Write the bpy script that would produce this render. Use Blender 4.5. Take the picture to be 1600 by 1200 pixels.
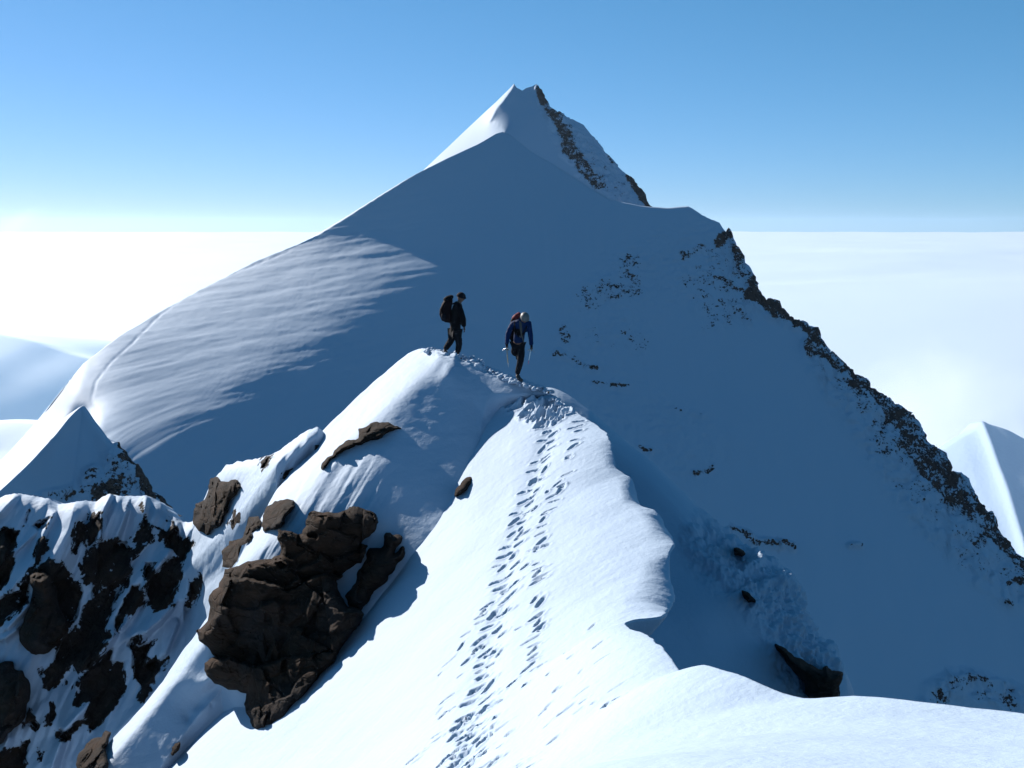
import bpy, math, random
import numpy as np
from mathutils import Vector

# ------------------------------------------------------------------ set-up
for o in list(bpy.data.objects): bpy.data.objects.remove(o)
scene = bpy.context.scene
COL = scene.collection
random.seed(7); np.random.seed(7)
FP = 1700.0                      # focal length in photo pixels (1600 wide)
HZ = 355.0                       # horizon row in the photo
SUN_AZ, SUN_EL = 47.0, 26.0      # degrees left of the view direction, elevation

cam_d = bpy.data.cameras.new("camera"); cam = bpy.data.objects.new("camera", cam_d); COL.objects.link(cam)
cam.location = (0, 0, 0); cam.rotation_euler = (math.radians(90), 0, 0)
cam_d.sensor_width = 36; cam_d.lens = 36*FP/1600; cam_d.shift_y = -(600-HZ)/1600
cam_d.clip_start = 0.1; cam_d.clip_end = 600000
scene.camera = cam; scene.cycles.volume_bounces = 2
scene.render.resolution_x, scene.render.resolution_y = 1024, 768

world = bpy.data.worlds.new("World"); scene.world = world; world.use_nodes = True
nt = world.node_tree; nt.nodes.clear()
wo = nt.nodes.new('ShaderNodeOutputWorld'); bg = nt.nodes.new('ShaderNodeBackground')
sky = nt.nodes.new('ShaderNodeTexSky'); sky.sky_type = 'NISHITA'; sky.sun_disc = False
sky.sun_elevation = math.radians(SUN_EL); sky.sun_rotation = math.radians(-SUN_AZ)
sky.altitude = 3000; sky.air_density = 0.9; sky.dust_density = 0.8; sky.ozone_density = 1.2
sp_ = nt.nodes.new('ShaderNodeSeparateColor'); cb_ = nt.nodes.new('ShaderNodeCombineColor'); nt.links.new(sky.outputs[0], sp_.inputs[0])
for _i, (_k, _g) in enumerate([(0.530, .95), (1.490, .637), (1.872, .71)]):      # response of the camera to the three bands of sky light
    _p = nt.nodes.new('ShaderNodeMath'); _p.operation = 'POWER'; _p.inputs[1].default_value = _g; nt.links.new(sp_.outputs[_i], _p.inputs[0])
    _m = nt.nodes.new('ShaderNodeMath'); _m.operation = 'MULTIPLY'; _m.inputs[1].default_value = _k; nt.links.new(_p.outputs[0], _m.inputs[0]); nt.links.new(_m.outputs[0], cb_.inputs[_i])
nt.links.new(cb_.outputs[0], bg.inputs[0])
bg.inputs[1].default_value = 0.050
nt.links.new(bg.outputs[0], wo.inputs[0])

sd = bpy.data.lights.new("sun", 'SUN'); sun = bpy.data.objects.new("sun", sd); COL.objects.link(sun)
sd.energy = 5.0; sd.angle = math.radians(0.5); sd.color = (1.0, 0.91, 0.82)
a, e = math.radians(SUN_AZ), math.radians(SUN_EL)
SUNV = Vector((-math.sin(a)*math.cos(e), math.cos(a)*math.cos(e), math.sin(e)))
sun.rotation_euler = SUNV.to_track_quat('Z', 'Y').to_euler()
vs = scene.view_settings; vs.view_transform = 'Standard'; vs.look = 'None'; vs.exposure = 1.12; vs.gamma = 1.0; vs.use_curve_mapping = False

# ------------------------------------------------------------------ numeric helpers
def unproj(px, py, D):
    px, py, D = np.broadcast_arrays(np.asarray(px, float), np.asarray(py, float), np.asarray(D, float))
    return np.stack([(px-800)/FP*D, D, -(py-HZ)/FP*D], -1)
def proj(p): return 800+FP*p[..., 0]/p[..., 1], HZ-FP*p[..., 2]/p[..., 1]

def pchip(x, y, xi):
    """monotone cubic; y may be (n, ...) ; returns (len(xi), ...)"""
    x = np.asarray(x, float); y = np.asarray(y, float); xi = np.asarray(xi, float)
    sh = y.shape; y = y.reshape(len(x), -1)
    h = np.diff(x); d = np.diff(y, axis=0)/h[:, None]
    m = np.zeros_like(y)
    if len(x) == 2: m[:] = d[0]
    else:
        w1 = (2*h[1:]+h[:-1])[:, None]; w2 = (h[1:]+2*h[:-1])[:, None]
        ok = d[1:]*d[:-1] > 0
        den = np.where(ok, w1/np.where(ok, d[:-1], 1)+w2/np.where(ok, d[1:], 1), 1)
        m[1:-1] = np.where(ok, (w1+w2)/den, 0)
        m[0] = d[0]; m[-1] = d[-1]
    i = np.clip(np.searchsorted(x, xi, side='right')-1, 0, len(x)-2)
    t = ((xi-x[i])/h[i]); t = np.clip(t, 0, 1)[:, None]; hh = h[i][:, None]
    r = y[i]*(1+2*t)*(1-t)**2 + m[i]*hh*t*(1-t)**2 + y[i+1]*t*t*(3-2*t) + m[i+1]*hh*t*t*(t-1)
    return r.reshape((len(xi),)+sh[1:])

_rs = np.random.RandomState(3)
_perm = _rs.permutation(256); _perm = np.concatenate([_perm, _perm, _perm])
_grad = _rs.normal(size=(256, 3)); _grad /= np.linalg.norm(_grad, axis=1)[:, None]
def perlin(p):
    p = np.asarray(p, float); i = np.floor(p).astype(int); f = p-i; i &= 255
    u = f*f*f*(f*(f*6-15)+10); r = 0
    for dx in (0, 1):
        for dy in (0, 1):
            for dz in (0, 1):
                h = _perm[_perm[_perm[(i[..., 0]+dx) & 255]+((i[..., 1]+dy) & 255)]+((i[..., 2]+dz) & 255)]
                g = _grad[h]
                v = g[..., 0]*(f[..., 0]-dx)+g[..., 1]*(f[..., 1]-dy)+g[..., 2]*(f[..., 2]-dz)
                w = (u[..., 0] if dx else 1-u[..., 0])*(u[..., 1] if dy else 1-u[..., 1])*(u[..., 2] if dz else 1-u[..., 2])
                r = r+v*w
    return r*1.5
def fbm(p, oct=4, gain=.5, ridged=False):
    p = np.asarray(p, float); s = 0; a = 1; n = 0
    for k in range(oct):
        v = perlin(p*2**k+17.3*k)
        if ridged: v = 1-2*np.abs(v)
        s = s+a*v; n += a; a *= gain
    return s/n
def n3(x, y, z=0.0): return np.stack(np.broadcast_arrays(np.asarray(x, float), np.asarray(y, float), np.asarray(z, float)), -1)
def facets(p, scale, seed=0, tilt=1.0):
    """blocky planar cells: every cell is a plane of its own tilt"""
    q = p/scale; i0 = np.floor(q).astype(int); W = np.zeros(q.shape[:-1]); val = np.zeros(q.shape[:-1])
    for dx in (-1, 0, 1):
        for dy in (-1, 0, 1):
            for dz in (-1, 0, 1):
                c = i0+np.array([dx, dy, dz])
                h = _perm[(_perm[(_perm[(c[..., 0]+seed) & 255]+c[..., 1]) & 255]+c[..., 2]) & 255]
                h2 = _perm[h+1]; h3 = _perm[h2+1]
                s = c+np.stack([h, h2, h3], -1)/255.0
                w = np.exp(-36*((q-s)**2).sum(-1))+1e-30; W += w
                val += w*(((q-s)*_grad[(h*7+seed) & 255]).sum(-1)*tilt + (h3/255.0-.5))
    return val/W
def sstep(a, b, x): t = np.clip((np.asarray(x, float)-a)/(b-a), 0, 1); return t*t*(3-2*t)
def dist_poly(px, py, pts, signed=False):
    """distance in px to a polyline; signed: + to the right of travel. also returns parameter 0..1"""
    best = np.full(np.shape(px), 1e9); sg = np.ones(np.shape(px)); par = np.zeros(np.shape(px))
    pts = np.asarray(pts, float); n = max(1, len(pts)-1)
    if len(pts) == 1: return np.hypot(px-pts[0, 0], py-pts[0, 1]), sg, par
    for k in range(n):
        a, b = pts[k], pts[k+1]; d = b-a; L = (d**2).sum()
        t = np.clip(((px-a[0])*d[0]+(py-a[1])*d[1])/L, 0, 1)
        ex, ey = px-a[0]-t*d[0], py-a[1]-t*d[1]; r = np.hypot(ex, ey); m = r < best
        best = np.where(m, r, best); sg = np.where(m, np.sign(ex*d[1]-ey*d[0]), sg); par = np.where(m, (k+t)/n, par)
    return best, sg, par
def inside(px, py, poly):
    r = np.zeros(np.shape(px), bool); n = len(poly)
    for k in range(n):
        x1, y1 = poly[k]; x2, y2 = poly[(k+1) % n]
        if y1 == y2: continue
        c = ((y1 > py) != (y2 > py)) & (px < (x2-x1)*(py-y1)/(y2-y1)+x1); r ^= c
    return r


def nrm(g, th):
    """unit normal of a slope: fall direction g deg left of towards-camera, steepness th deg"""
    g = np.radians(g); th = np.radians(th); g, th = np.broadcast_arrays(g, th)
    return np.stack([-np.sin(g)*np.sin(th), -np.cos(g)*np.sin(th), np.cos(th)], -1)
class Depth:
    """a smooth surface, as ln(distance) over a field of view, integrated from wanted slopes (least squares) and pins"""
    def __init__(s, x0, x1, y0, y1, st, normals, pins, it=500, want=None, rounds=5):
        s.x0, s.y0, s.st = x0, y0, st
        xs = np.arange(x0, x1+st, st); ys = np.arange(y0, y1+st, st); PX, PY = np.meshgrid(xs, ys, indexing='ij'); s.sh = PX.shape
        r = np.stack([(PX-800)/FP, np.ones_like(PX), -(PY-HZ)/FP], -1); n = normals(PX, PY)
        if want is not None: T, wt = want(PX, PY); sv = np.array(SUNV); n = n/np.linalg.norm(n, axis=-1, keepdims=True); n0 = n
        W = np.zeros(s.sh); TT = np.zeros(s.sh)
        for (px, py, D, w) in pins:
            i = int(round((px-x0)/st)); j = int(round((py-y0)/st))
            if 0 <= i < s.sh[0] and 0 <= j < s.sh[1]: W[i, j] += w; TT[i, j] += w*math.log(D)
        def A(L):
            q = W*L; dx = np.diff(L, axis=0); dy = np.diff(L, axis=1)
            q[1:] += dx; q[:-1] -= dx; q[:, 1:] += dy; q[:, :-1] -= dy; return q
        L = np.full(s.sh, TT.sum()/W.sum())
        for rnd in range(rounds if want is not None else 1):
            if rnd:      # how steeply the sun strikes the surface so far, and lean the slopes towards the wanted value
                G = r*np.exp(L)[..., None]; m = np.cross(np.gradient(G, axis=0), np.gradient(G, axis=1)); m /= np.linalg.norm(m, axis=-1, keepdims=True); m *= np.sign(-(m*r).sum(-1, keepdims=True))
                n = (n+((T-(m*sv).sum(-1))*wt*.9)[..., None]*sv)*.96+n0*.04; n /= np.linalg.norm(n, axis=-1, keepdims=True)
            nr = np.minimum((n*r).sum(-1), -.06); lx = -n[..., 0]/(FP*nr)*st; ly = n[..., 2]/(FP*nr)*st
            gx = .5*(lx[1:]+lx[:-1]); gy = .5*(ly[:, 1:]+ly[:, :-1])
            b = TT.copy(); b[1:] += gx; b[:-1] -= gx; b[:, 1:] += gy; b[:, :-1] -= gy
            r_ = b-A(L); p = r_.copy(); rr = (r_**2).sum()
            for k in range(it):
                Ap = A(p); al = rr/(p*Ap).sum(); L = L+al*p; r_ = r_-al*Ap; r2 = (r_**2).sum()
                if r2 < 1e-14: break
                p = r_+p*r2/rr; rr = r2
        s.L = L
    def __call__(s, px, py):
        x = np.clip((np.asarray(px, float)-s.x0)/s.st, 1, s.sh[0]-2.001); y = np.clip((np.asarray(py, float)-s.y0)/s.st, 1, s.sh[1]-2.001)
        i = x.astype(int); j = y.astype(int); u = x-i; v = y-j
        def w(t): return (-.5*t+t*t-.5*t**3, 1-2.5*t*t+1.5*t**3, .5*t+2*t*t-1.5*t**3, -.5*t*t+.5*t**3)
        # B-spline weights: smooth shading
        def wb(t): return ((1-t)**3/6, (3*t**3-6*t*t+4)/6, (-3*t**3+3*t*t+3*t+1)/6, t**3/6)
        a, b = wb(u), wb(v); o = 0
        for m in range(4):
            for n in range(4):
                o = o+a[m]*b[n]*s.L[np.clip(i+m-1, 0, s.sh[0]-1), np.clip(j+n-1, 0, s.sh[1]-1)]
        return np.exp(o)
def face_mesh(name, skx, sky, px0, px1, dpx, rows, depth, mat, disp, rockf, back, bdir=10, jag=None):
    """a mountain side: columns hang from the skyline, the far side falls away behind it"""
    cx = np.arange(px0, px1+dpx, dpx); top = np.interp(cx, skx, sky)
    if jag is not None: top = top+jag(cx)
    PX = np.repeat(cx[:, None], len(rows), 1); PY = top[:, None]+rows[None]
    G = unproj(PX, PY, depth(PX, PY)); bd = np.radians(np.broadcast_to(bdir(cx) if callable(bdir) else bdir, cx.shape))
    bz = np.interp(cx, [60, 200, 420], [3.4, 2.2, 1.0]) if name == 'mountain' else np.interp(cx, [420, 480], [5.0, 1.0]) if name == 'snow_spur' else np.ones(len(cx))
    B = [G[:, 0]+np.stack([-np.sin(bd)*d, np.cos(bd)*d, bz*z], -1) for d, z in reversed(back)]
    G = np.concatenate([np.stack(B, 1), G], 1); nb = len(back)
    n = grid_normals(G); n *= np.sign(n[..., 2:3].mean()); ppx, ppy = proj(G)
    rk = rockf(G, ppx, ppy); front = np.zeros(G.shape[:2]); front[:, nb:] = 1
    G = G+disp(G, ppx, ppy, rk, n, front)
    o = grid_obj(name, G, mat, {'rock': np.where(front > 0, rk, -1)}); return tag(o, kind='structure')
def rowsteps(h, a, b):
    """row offsets from the skyline down to h px, steps growing from a to b"""
    n = int(h/((a+b)/2)); t = np.concatenate([[0], np.cumsum(np.linspace(a, b, n))]); return t/t[-1]*h

# ------------------------------------------------------------------ mesh + object helpers
def tag(o, label=None, cat=None, group=None, kind=None):
    if label: o['label'] = label
    if cat: o['category'] = cat
    if group: o['group'] = group
    if kind: o['kind'] = kind
    return o
def link(name, me, mats, parent=None, smooth=True):
    for m in (mats if isinstance(mats, (list, tuple)) else [mats]): me.materials.append(m)
    if smooth: me.polygons.foreach_set('use_smooth', np.ones(len(me.polygons), bool))
    o = bpy.data.objects.new(name, me); COL.objects.link(o); o.parent = parent
    return o
def mesh_np(name, V, F, attrs=None):
    me = bpy.data.meshes.new(name); V = np.asarray(V, np.float32); F = np.asarray(F, np.int32)
    me.vertices.add(len(V)); me.vertices.foreach_set('co', V.ravel())
    k = F.shape[1]
    me.loops.add(F.size); me.loops.foreach_set('vertex_index', F.ravel())
    me.polygons.add(len(F)); me.polygons.foreach_set('loop_start', np.arange(0, F.size, k, dtype=np.int32))
    me.polygons.foreach_set('loop_total', np.full(len(F), k, np.int32))
    me.update(calc_edges=True)
    for n, a in (attrs or {}).items():
        at = me.attributes.new(n, 'FLOAT', 'POINT'); at.data.foreach_set('value', np.asarray(a, np.float32).ravel())
    me.validate(); return me
def grid_faces(nu, nv):
    i = np.arange(nu*nv).reshape(nu, nv)
    return np.stack([i[:-1, :-1], i[1:, :-1], i[1:, 1:], i[:-1, 1:]], -1).reshape(-1, 4)
def grid_normals(G):
    du = np.gradient(G, axis=0); dv = np.gradient(G, axis=1); n = np.cross(du, dv)
    return n/np.maximum(np.linalg.norm(n, axis=-1, keepdims=True), 1e-9)
def grid_obj(name, G, mat, attrs=None, up=True):
    F = grid_faces(G.shape[0], G.shape[1]); n = grid_normals(G)
    if n[..., 2].mean() < 0: F = F[:, ::-1]
    return link(name, mesh_np(name, G.reshape(-1, 3), F, {k: v.ravel() for k, v in (attrs or {}).items()}), mat)

# ------------------------------------------------------------------ materials
def newmat(name):
    m = bpy.data.materials.new(name); m.use_nodes = True; t = m.node_tree; t.nodes.clear()
    out = t.nodes.new('ShaderNodeOutputMaterial'); b = t.nodes.new('ShaderNodeBsdfPrincipled'); t.links.new(b.outputs[0], out.inputs[0])
    return m, t, b, out
def N(t, kind, **kw):
    n = t.nodes.new(kind)
    for k, v in kw.items():
        if k.startswith('i_'): n.inputs[int(k[2:])].default_value = v
        else: setattr(n, k, v)
    return n
def noise(t, scale, detail=4, rough=.55, vec=None, dist=0):
    n = t.nodes.new('ShaderNodeTexNoise'); n.inputs['Scale'].default_value = scale; n.inputs['Detail'].default_value = detail
    n.inputs['Roughness'].default_value = rough; n.inputs['Distortion'].default_value = dist
    if vec is not None: t.links.new(vec, n.inputs['Vector'])
    return n
def ramp(t, src, p0, p1, c0=(0, 0, 0, 1), c1=(1, 1, 1, 1)):
    r = t.nodes.new('ShaderNodeValToRGB'); r.color_ramp.elements[0].position = p0; r.color_ramp.elements[1].position = p1
    r.color_ramp.elements[0].color = c0; r.color_ramp.elements[1].color = c1; t.links.new(src, r.inputs[0]); return r
def math_n(t, op, a, b=None, clamp=False):
    n = t.nodes.new('ShaderNodeMath'); n.operation = op; n.use_clamp = clamp
    for i, v in enumerate((a, b)):
        if v is None: continue
        if isinstance(v, (int, float)): n.inputs[i].default_value = v
        else: t.links.new(v, n.inputs[i])
    return n.outputs[0]
def mixc(t, fac, a, b):
    n = t.nodes.new('ShaderNodeMix'); n.data_type = 'RGBA'
    for s, v in ((0, fac), (6, a), (7, b)):
        if isinstance(v, (int, float)): n.inputs[s].default_value = v
        elif isinstance(v, tuple): n.inputs[s].default_value = v
        else: t.links.new(v, n.inputs[s])
    return n.outputs[2]
SNOW = (0.285, 0.37, 0.48, 1)
def terrain_mat(name, s, rock_scale=1.0, grain=1.0, snow=SNOW, aniso=None, bump=1.0):
    """snow with rock where the 'rock' attribute plus noise passes a threshold; s = metres of one feature"""
    m, t, b, out = newmat(name)
    tc = t.nodes.new('ShaderNodeTexCoord').outputs['Object']
    at = N(t, 'ShaderNodeAttribute', attribute_name='rock').outputs['Fac']
    nz = noise(t, 1/s, 6, .62, tc)
    v = math_n(t, 'ADD', at, math_n(t, 'MULTIPLY', math_n(t, 'SUBTRACT', nz.outputs[0], .5), 2.2))
    nf = noise(t, 4.2/s, 4, .65, tc)
    v = math_n(t, 'ADD', v, math_n(t, 'MULTIPLY', math_n(t, 'SUBTRACT', nf.outputs[0], .5), 2.0))
    mask = ramp(t, v, .50, .55).outputs[0]
    c1 = noise(t, 1.7/s, 5, .6, tc); c2 = noise(t, .45/s, 3, .5, tc)
    rc = mixc(t, ramp(t, c1.outputs[0], .35, .7).outputs[0], (.010, .009, .010, 1), (.040, .029, .022, 1))
    rc = mixc(t, ramp(t, c2.outputs[0], .4, .65).outputs[0], rc, (.018, .017, .018, 1))
    col = mixc(t, mask, snow, rc); t.links.new(col, b.inputs['Base Color'])
    b.inputs['Roughness'].default_value = .75; t.links.new(math_n(t, 'SUBTRACT', .22, math_n(t, 'MULTIPLY', mask, .17)), b.inputs['Specular IOR Level'])
    mp = t.nodes.new('ShaderNodeMapping'); t.links.new(tc, mp.inputs[0])
    if aniso: mp.inputs['Rotation'].default_value = aniso[0]; mp.inputs['Scale'].default_value = aniso[1]
    g1 = noise(t, 2.5/s*grain, 6, .6, mp.outputs[0]); g2 = noise(t, 9/s, 4, .6, tc)
    bp = N(t, 'ShaderNodeBump'); bp.inputs['Strength'].default_value = 1.0
    h = math_n(t, 'ADD', math_n(t, 'MULTIPLY', g1.outputs[0], .05*s*bump), math_n(t, 'MULTIPLY', math_n(t, 'MULTIPLY', g2.outputs[0], mask), .25*s))
    h = math_n(t, 'ADD', h, math_n(t, 'MULTIPLY', mask, .12*s))
    bp.inputs['Distance'].default_value = 1.0
    t.links.new(h, bp.inputs['Height']); t.links.new(bp.outputs[0], b.inputs['Normal'])
    return m
M_near = terrain_mat('snow_near', .35)
M_left = terrain_mat('snow_and_rock_left', 1.0)
M_mid = terrain_mat('snow_and_rock_mid', 3.0, grain=.4, bump=.25)
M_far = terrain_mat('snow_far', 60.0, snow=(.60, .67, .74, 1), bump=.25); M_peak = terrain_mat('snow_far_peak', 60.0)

def rock_mat():
    m, t, b, out = newmat('rock_brown')
    tc = t.nodes.new('ShaderNodeTexCoord').outputs['Object']
    mp = t.nodes.new('ShaderNodeMapping'); t.links.new(tc, mp.inputs[0]); mp.inputs['Rotation'].default_value = (0, math.radians(35), .3); mp.inputs['Scale'].default_value = (1, 1, 2.6)
    c1 = noise(t, 1.1, 6, .65, mp.outputs[0], .4); c2 = noise(t, 4.5, 6, .7, mp.outputs[0]); c3 = noise(t, .5, 3, .5, tc)
    rc = mixc(t, ramp(t, c1.outputs[0], .35, .68).outputs[0], (.007, .0065, .006, 1), (.030, .018, .012, 1))
    rc = mixc(t, ramp(t, c3.outputs[0], .45, .62).outputs[0], rc, (.017, .016, .017, 1))
    rc = mixc(t, math_n(t, 'MULTIPLY', ramp(t, c2.outputs[0], .5, .75).outputs[0], .4), rc, (.05, .036, .028, 1))
    ge = t.nodes.new('ShaderNodeNewGeometry'); sx = t.nodes.new('ShaderNodeSeparateXYZ'); t.links.new(ge.outputs['Normal'], sx.inputs[0])
    sn = noise(t, 3.2, 5, .6, tc)
    up = math_n(t, 'ADD', sx.outputs['Z'], math_n(t, 'MULTIPLY', math_n(t, 'SUBTRACT', sn.outputs[0], .5), 1.3))
    sm = ramp(t, up, 1.02, 1.06).outputs[0]
    t.links.new(mixc(t, sm, rc, SNOW), b.inputs['Base Color'])
    b.inputs['Roughness'].default_value = .9; b.inputs['Specular IOR Level'].default_value = .06
    bp = N(t, 'ShaderNodeBump'); bp.inputs['Strength'].default_value = .9; bp.inputs['Distance'].default_value = 1
    v = N(t, 'ShaderNodeTexVoronoi', feature='DISTANCE_TO_EDGE'); v.inputs['Scale'].default_value = 1.3; t.links.new(mp.outputs[0], v.inputs[0])
    crack = ramp(t, v.outputs[0], 0, .06).outputs[0]
    h = math_n(t, 'ADD', math_n(t, 'MULTIPLY', c2.outputs[0], .06), math_n(t, 'MULTIPLY', crack, .03))
    t.links.new(h, bp.inputs['Height']); t.links.new(bp.outputs[0], b.inputs['Normal'])
    return m
M_rock = rock_mat()

# ------------------------------------------------------------------ NEAR RIDGE: lit slope, cornice, near hump
XS = np.array([-14, -6, -3, -1, 0.])
ZT = {1: (-9, -4.2, -2.8, -2.0, -1.7), 5: (-12.5, -6.3, -4.4, -3.1, -2.7), 8: (-15, -8.5, -6.3, -4.8, -4.2), 10: (-15.5, -9.6, -7.3, -5.7, -5.05),
      12: (-16, -10.4, -8, -6.3, -5.65), 14.3: (-16.2, -10.8, -8.4, -6.75, -6.05), 16: (-16.3, -11, -8.55, -6.85, -6.15),
      18: (-16.2, -10.9, -8.4, -6.72, -6.02), 20: (-16, -10.7, -8.1, -6.5, -5.8), 22: (-16.6, -10.4, -7.9, -6.15, -5.5),
      25: (-20, -10.2, -7.2, -5.5, -4.85), 26.6: (-24, -11, -6.8, -5.0, -4.45), 27.6: (-26, -12, -6.6, -4.62, -4.0), 28.8: (-28, -14, -7.2, -5.6, -5.2), 31: (-32, -18, -10, -9, -9)}
# cornice lip: photo column, row, distance
LIP = [(2600, 1150, 1), (1900, 1150, 5), (1700, 1128, 6.5), (1600, 1115, 7), (1450, 1098, 7.5), (1340, 1088, 8), (1240, 1088, 8.5), (1170, 1060, 9), (1105, 1040, 9.7), (1062, 1048, 11),
       (1035, 1012, 12), (1005, 990, 13), (976, 975, 13.95), (992, 968, 14.2), (1034, 958, 14.5), (1040, 940, 15), (1051, 905, 16), (1044, 868, 17), (1053, 840, 17.7), (1046, 812, 18.5), (1022, 790, 19.3),
       (998, 772, 20), (990, 748, 21), (960, 722, 21.8), (956, 700, 22.4), (951, 682, 23), (925, 660, 24.2), (895, 640, 25.2), (868, 622, 26.4), (850, 610, 27.0), (845, 607, 27.6), (835, 640, 28.8), (830, 760, 31)]
L = np.array(LIP, float); lipP = unproj(L[:, 0], L[:, 1], L[:, 2])
YD = L[:, 2]
def zA_base(X, Y):
    ys = sorted(ZT); rows = np.array([ZT[k] for k in ys]); yv = Y[:, 0]
    zr = pchip(ys, rows, yv)                       # (ny,5)
    lx = pchip(YD, lipP[:, 0], yv); lz = pchip(YD, lipP[:, 2], yv)
    out = np.zeros_like(X)
    for j in range(len(yv)):
        z = pchip(XS, zr[j], np.clip(X[j], -14, 0))
        t = np.clip(X[j]/max(lx[j], .3), 0, 1); s0 = (zr[j, 4]-zr[j, 3])*.9*lx[j]; s1 = max(0.03, .12)*lx[j]
        h = zr[j, 4]*(1+2*t)*(1-t)**2+s0*t*(1-t)**2+lz[j]*t*t*(3-2*t)+s1*t*t*(t-1)
        out[j] = np.where(X[j] > 0, h, z)
    return out
# footprints: (x, y, half length along fall line, half width, depth)
prints = []
def track_x(y): return np.interp(y, [9, 11, 12, 13, 14.3, 16, 18, 20, 22, 24, 25.2, 26.5], [-.5, -.55, -.55, -.45, -.42, -.32, -.12, .05, .42, .85, 1.0, .9])
U = random.uniform
y = 10.0; k = 0
while y < 26.3:
    g = sstep(13, 15.5, y)
    prints.append((track_x(y)+(1 if k % 2 else -1)*.12-.06+random.gauss(0, .06), y+random.gauss(0, .05), U(.06, .11)*(1-g)+U(.08, .16)*g, U(.04, .07), U(.04, .085)))
    if random.random() < .5: prints.append((track_x(y)+random.gauss(-.05, .17), y, U(.04, .11), U(.03, .06), U(.02, .06)))
    if y > 14.6 and random.random() < .85:
        prints.append((track_x(y)+.60+.07*math.sin(y*.9)+random.gauss(0, .06), y+random.gauss(0, .1), U(.07, .15), U(.035, .06), U(.03, .06)))
    y += .20 if y > 14.5 else .15; k += 1
for _ in range(90):     # trampled place near the camera
    yy = U(9.8, 14.6); prints.append((track_x(yy)+random.gauss(.05, .33), yy, U(.03, .12), U(.025, .07), U(.015, .06)))
for _ in range(34):      # scattered prints left of the track
    yy = U(11.5, 18); prints.append((track_x(yy)-abs(random.gauss(.35, .5))-.15, yy, U(.04, .14), U(.02, .05), U(.02, .06)))
for _ in range(26):
    yy = U(10.5, 15); prints.append((U(.3, 1.1), yy, U(.04, .12), U(.025, .05), U(.015, .04)))
for _ in range(60):      # broken snow on the crest
    yy = random.uniform(24.8, 27.2); prints.append((random.uniform(.55, 1.3)-.3*(yy-25), yy, random.uniform(.1, .2), random.uniform(.08, .12), random.uniform(.06, .13)))
yrows = np.concatenate([np.linspace(1, 8.5, 80, endpoint=False), np.linspace(8.5, 28, 900, endpoint=False), np.linspace(28, 31, 20)])
lx = pchip(YD, lipP[:, 0], yrows); lz = pchip(YD, lipP[:, 2], yrows)
lipn = fbm(n3(yrows*1.6, 3.1, 0), 3)*.07+fbm(n3(yrows*5, 9, 0), 3)*(.012+.03*sstep(20.5, 23, yrows))
lx = lx+lipn*sstep(6, 14, yrows)
u = np.concatenate([np.linspace(-14, -6.5, 50, endpoint=False), np.linspace(-6.5, -3.2, 90, endpoint=False), np.linspace(-3.2, 0, 150, endpoint=False)])
nR = 110; tR = 1-(1-np.linspace(0, 1, nR))**1.0
X = np.concatenate([np.repeat(u[None], len(yrows), 0), tR[None]*lx[:, None]], 1); Y = np.repeat(yrows[:, None], X.shape[1], 1)
Z = zA_base(X, Y)
# large soft undulation + wind texture
lipd = np.clip((lx[:, None]-X)/1.2, 0, 1)
Z += (fbm(n3(X*.35+.2*Y, Y*.28, 1), 3)*.16*np.clip(lipd, 0, 1))*sstep(30, 24, Y)
Z += fbm(n3((X*.9+.2*Y)*.9, (Y-.5*X)*2.2, 5), 4)*.012
Z += fbm(n3(X*14, Y*14, 8), 3)*.003
# rolled lobes near the cornice edge
roll = np.interp(Y, [14.2, 14.7, 15.4, 16.4, 17.1, 17.5, 18.2, 18.9, 19.3, 20.0, 20.6, 21.2, 22, 23], [0, .05, .20, .16, .03, .02, .17, .22, .05, .14, .16, .04, .05, 0])
wl = np.interp(Y, [14, 15.5, 17, 18.5, 20, 22], [.8, .75, .35, .45, .35, .25]); q_ = np.clip(1-(lx[:, None]-X)/wl, 0, 1)
Z -= roll*q_**2*1.25
Z += .06*fbm(n3(X*1.2, Y*1.3, 12), 2)*q_*sstep(14.5, 15.2, Y)*sstep(23, 20.5, Y)
Z -= .055*np.exp(-((X-np.interp(Y, [9, 11, 12, 13, 14.3, 16, 18, 20, 22, 24, 25.2, 26.5], [-.5, -.55, -.55, -.45, -.42, -.32, -.12, .05, .42, .85, 1.0, .9])+.05)/.22)**2)*sstep(10, 13, Y)*sstep(26.5, 25, Y)
fd = np.array([-.80, -.25]); fd /= np.linalg.norm(fd)
for (fx, fy, hl, hw, dp) in prints:
    j0, j1 = np.searchsorted(yrows, [fy-.7, fy+.7]); sl = slice(j0, j1)
    c = (X[sl] > fx-.7) & (X[sl] < fx+.7)
    dx, dy = X[sl]-fx, Y[sl]-fy
    wob = fbm(n3(X[sl]*7, Y[sl]*7, fx), 3, .6)*.55; an = math.sin(fx*77+fy*31)*.75; fd = np.array([-.80*math.cos(an)+.25*math.sin(an), -.25*math.cos(an)-.8*math.sin(an)]); fd /= np.linalg.norm(fd)
    al = (dx*fd[0]+dy*fd[1])/hl+wob; ac = (dx*-fd[1]+dy*fd[0])/hw+wob*.8
    r = (np.abs(al)**2.6+np.abs(ac)**2.6)**(1/2.6)
    hole = -dp*sstep(1.1, .7, r) + dp*.28*np.exp(-((r-1.35)/.3)**2)
    Z[sl] += np.where(c, hole, 0)
GA = np.stack([X, Y, Z], -1)
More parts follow.
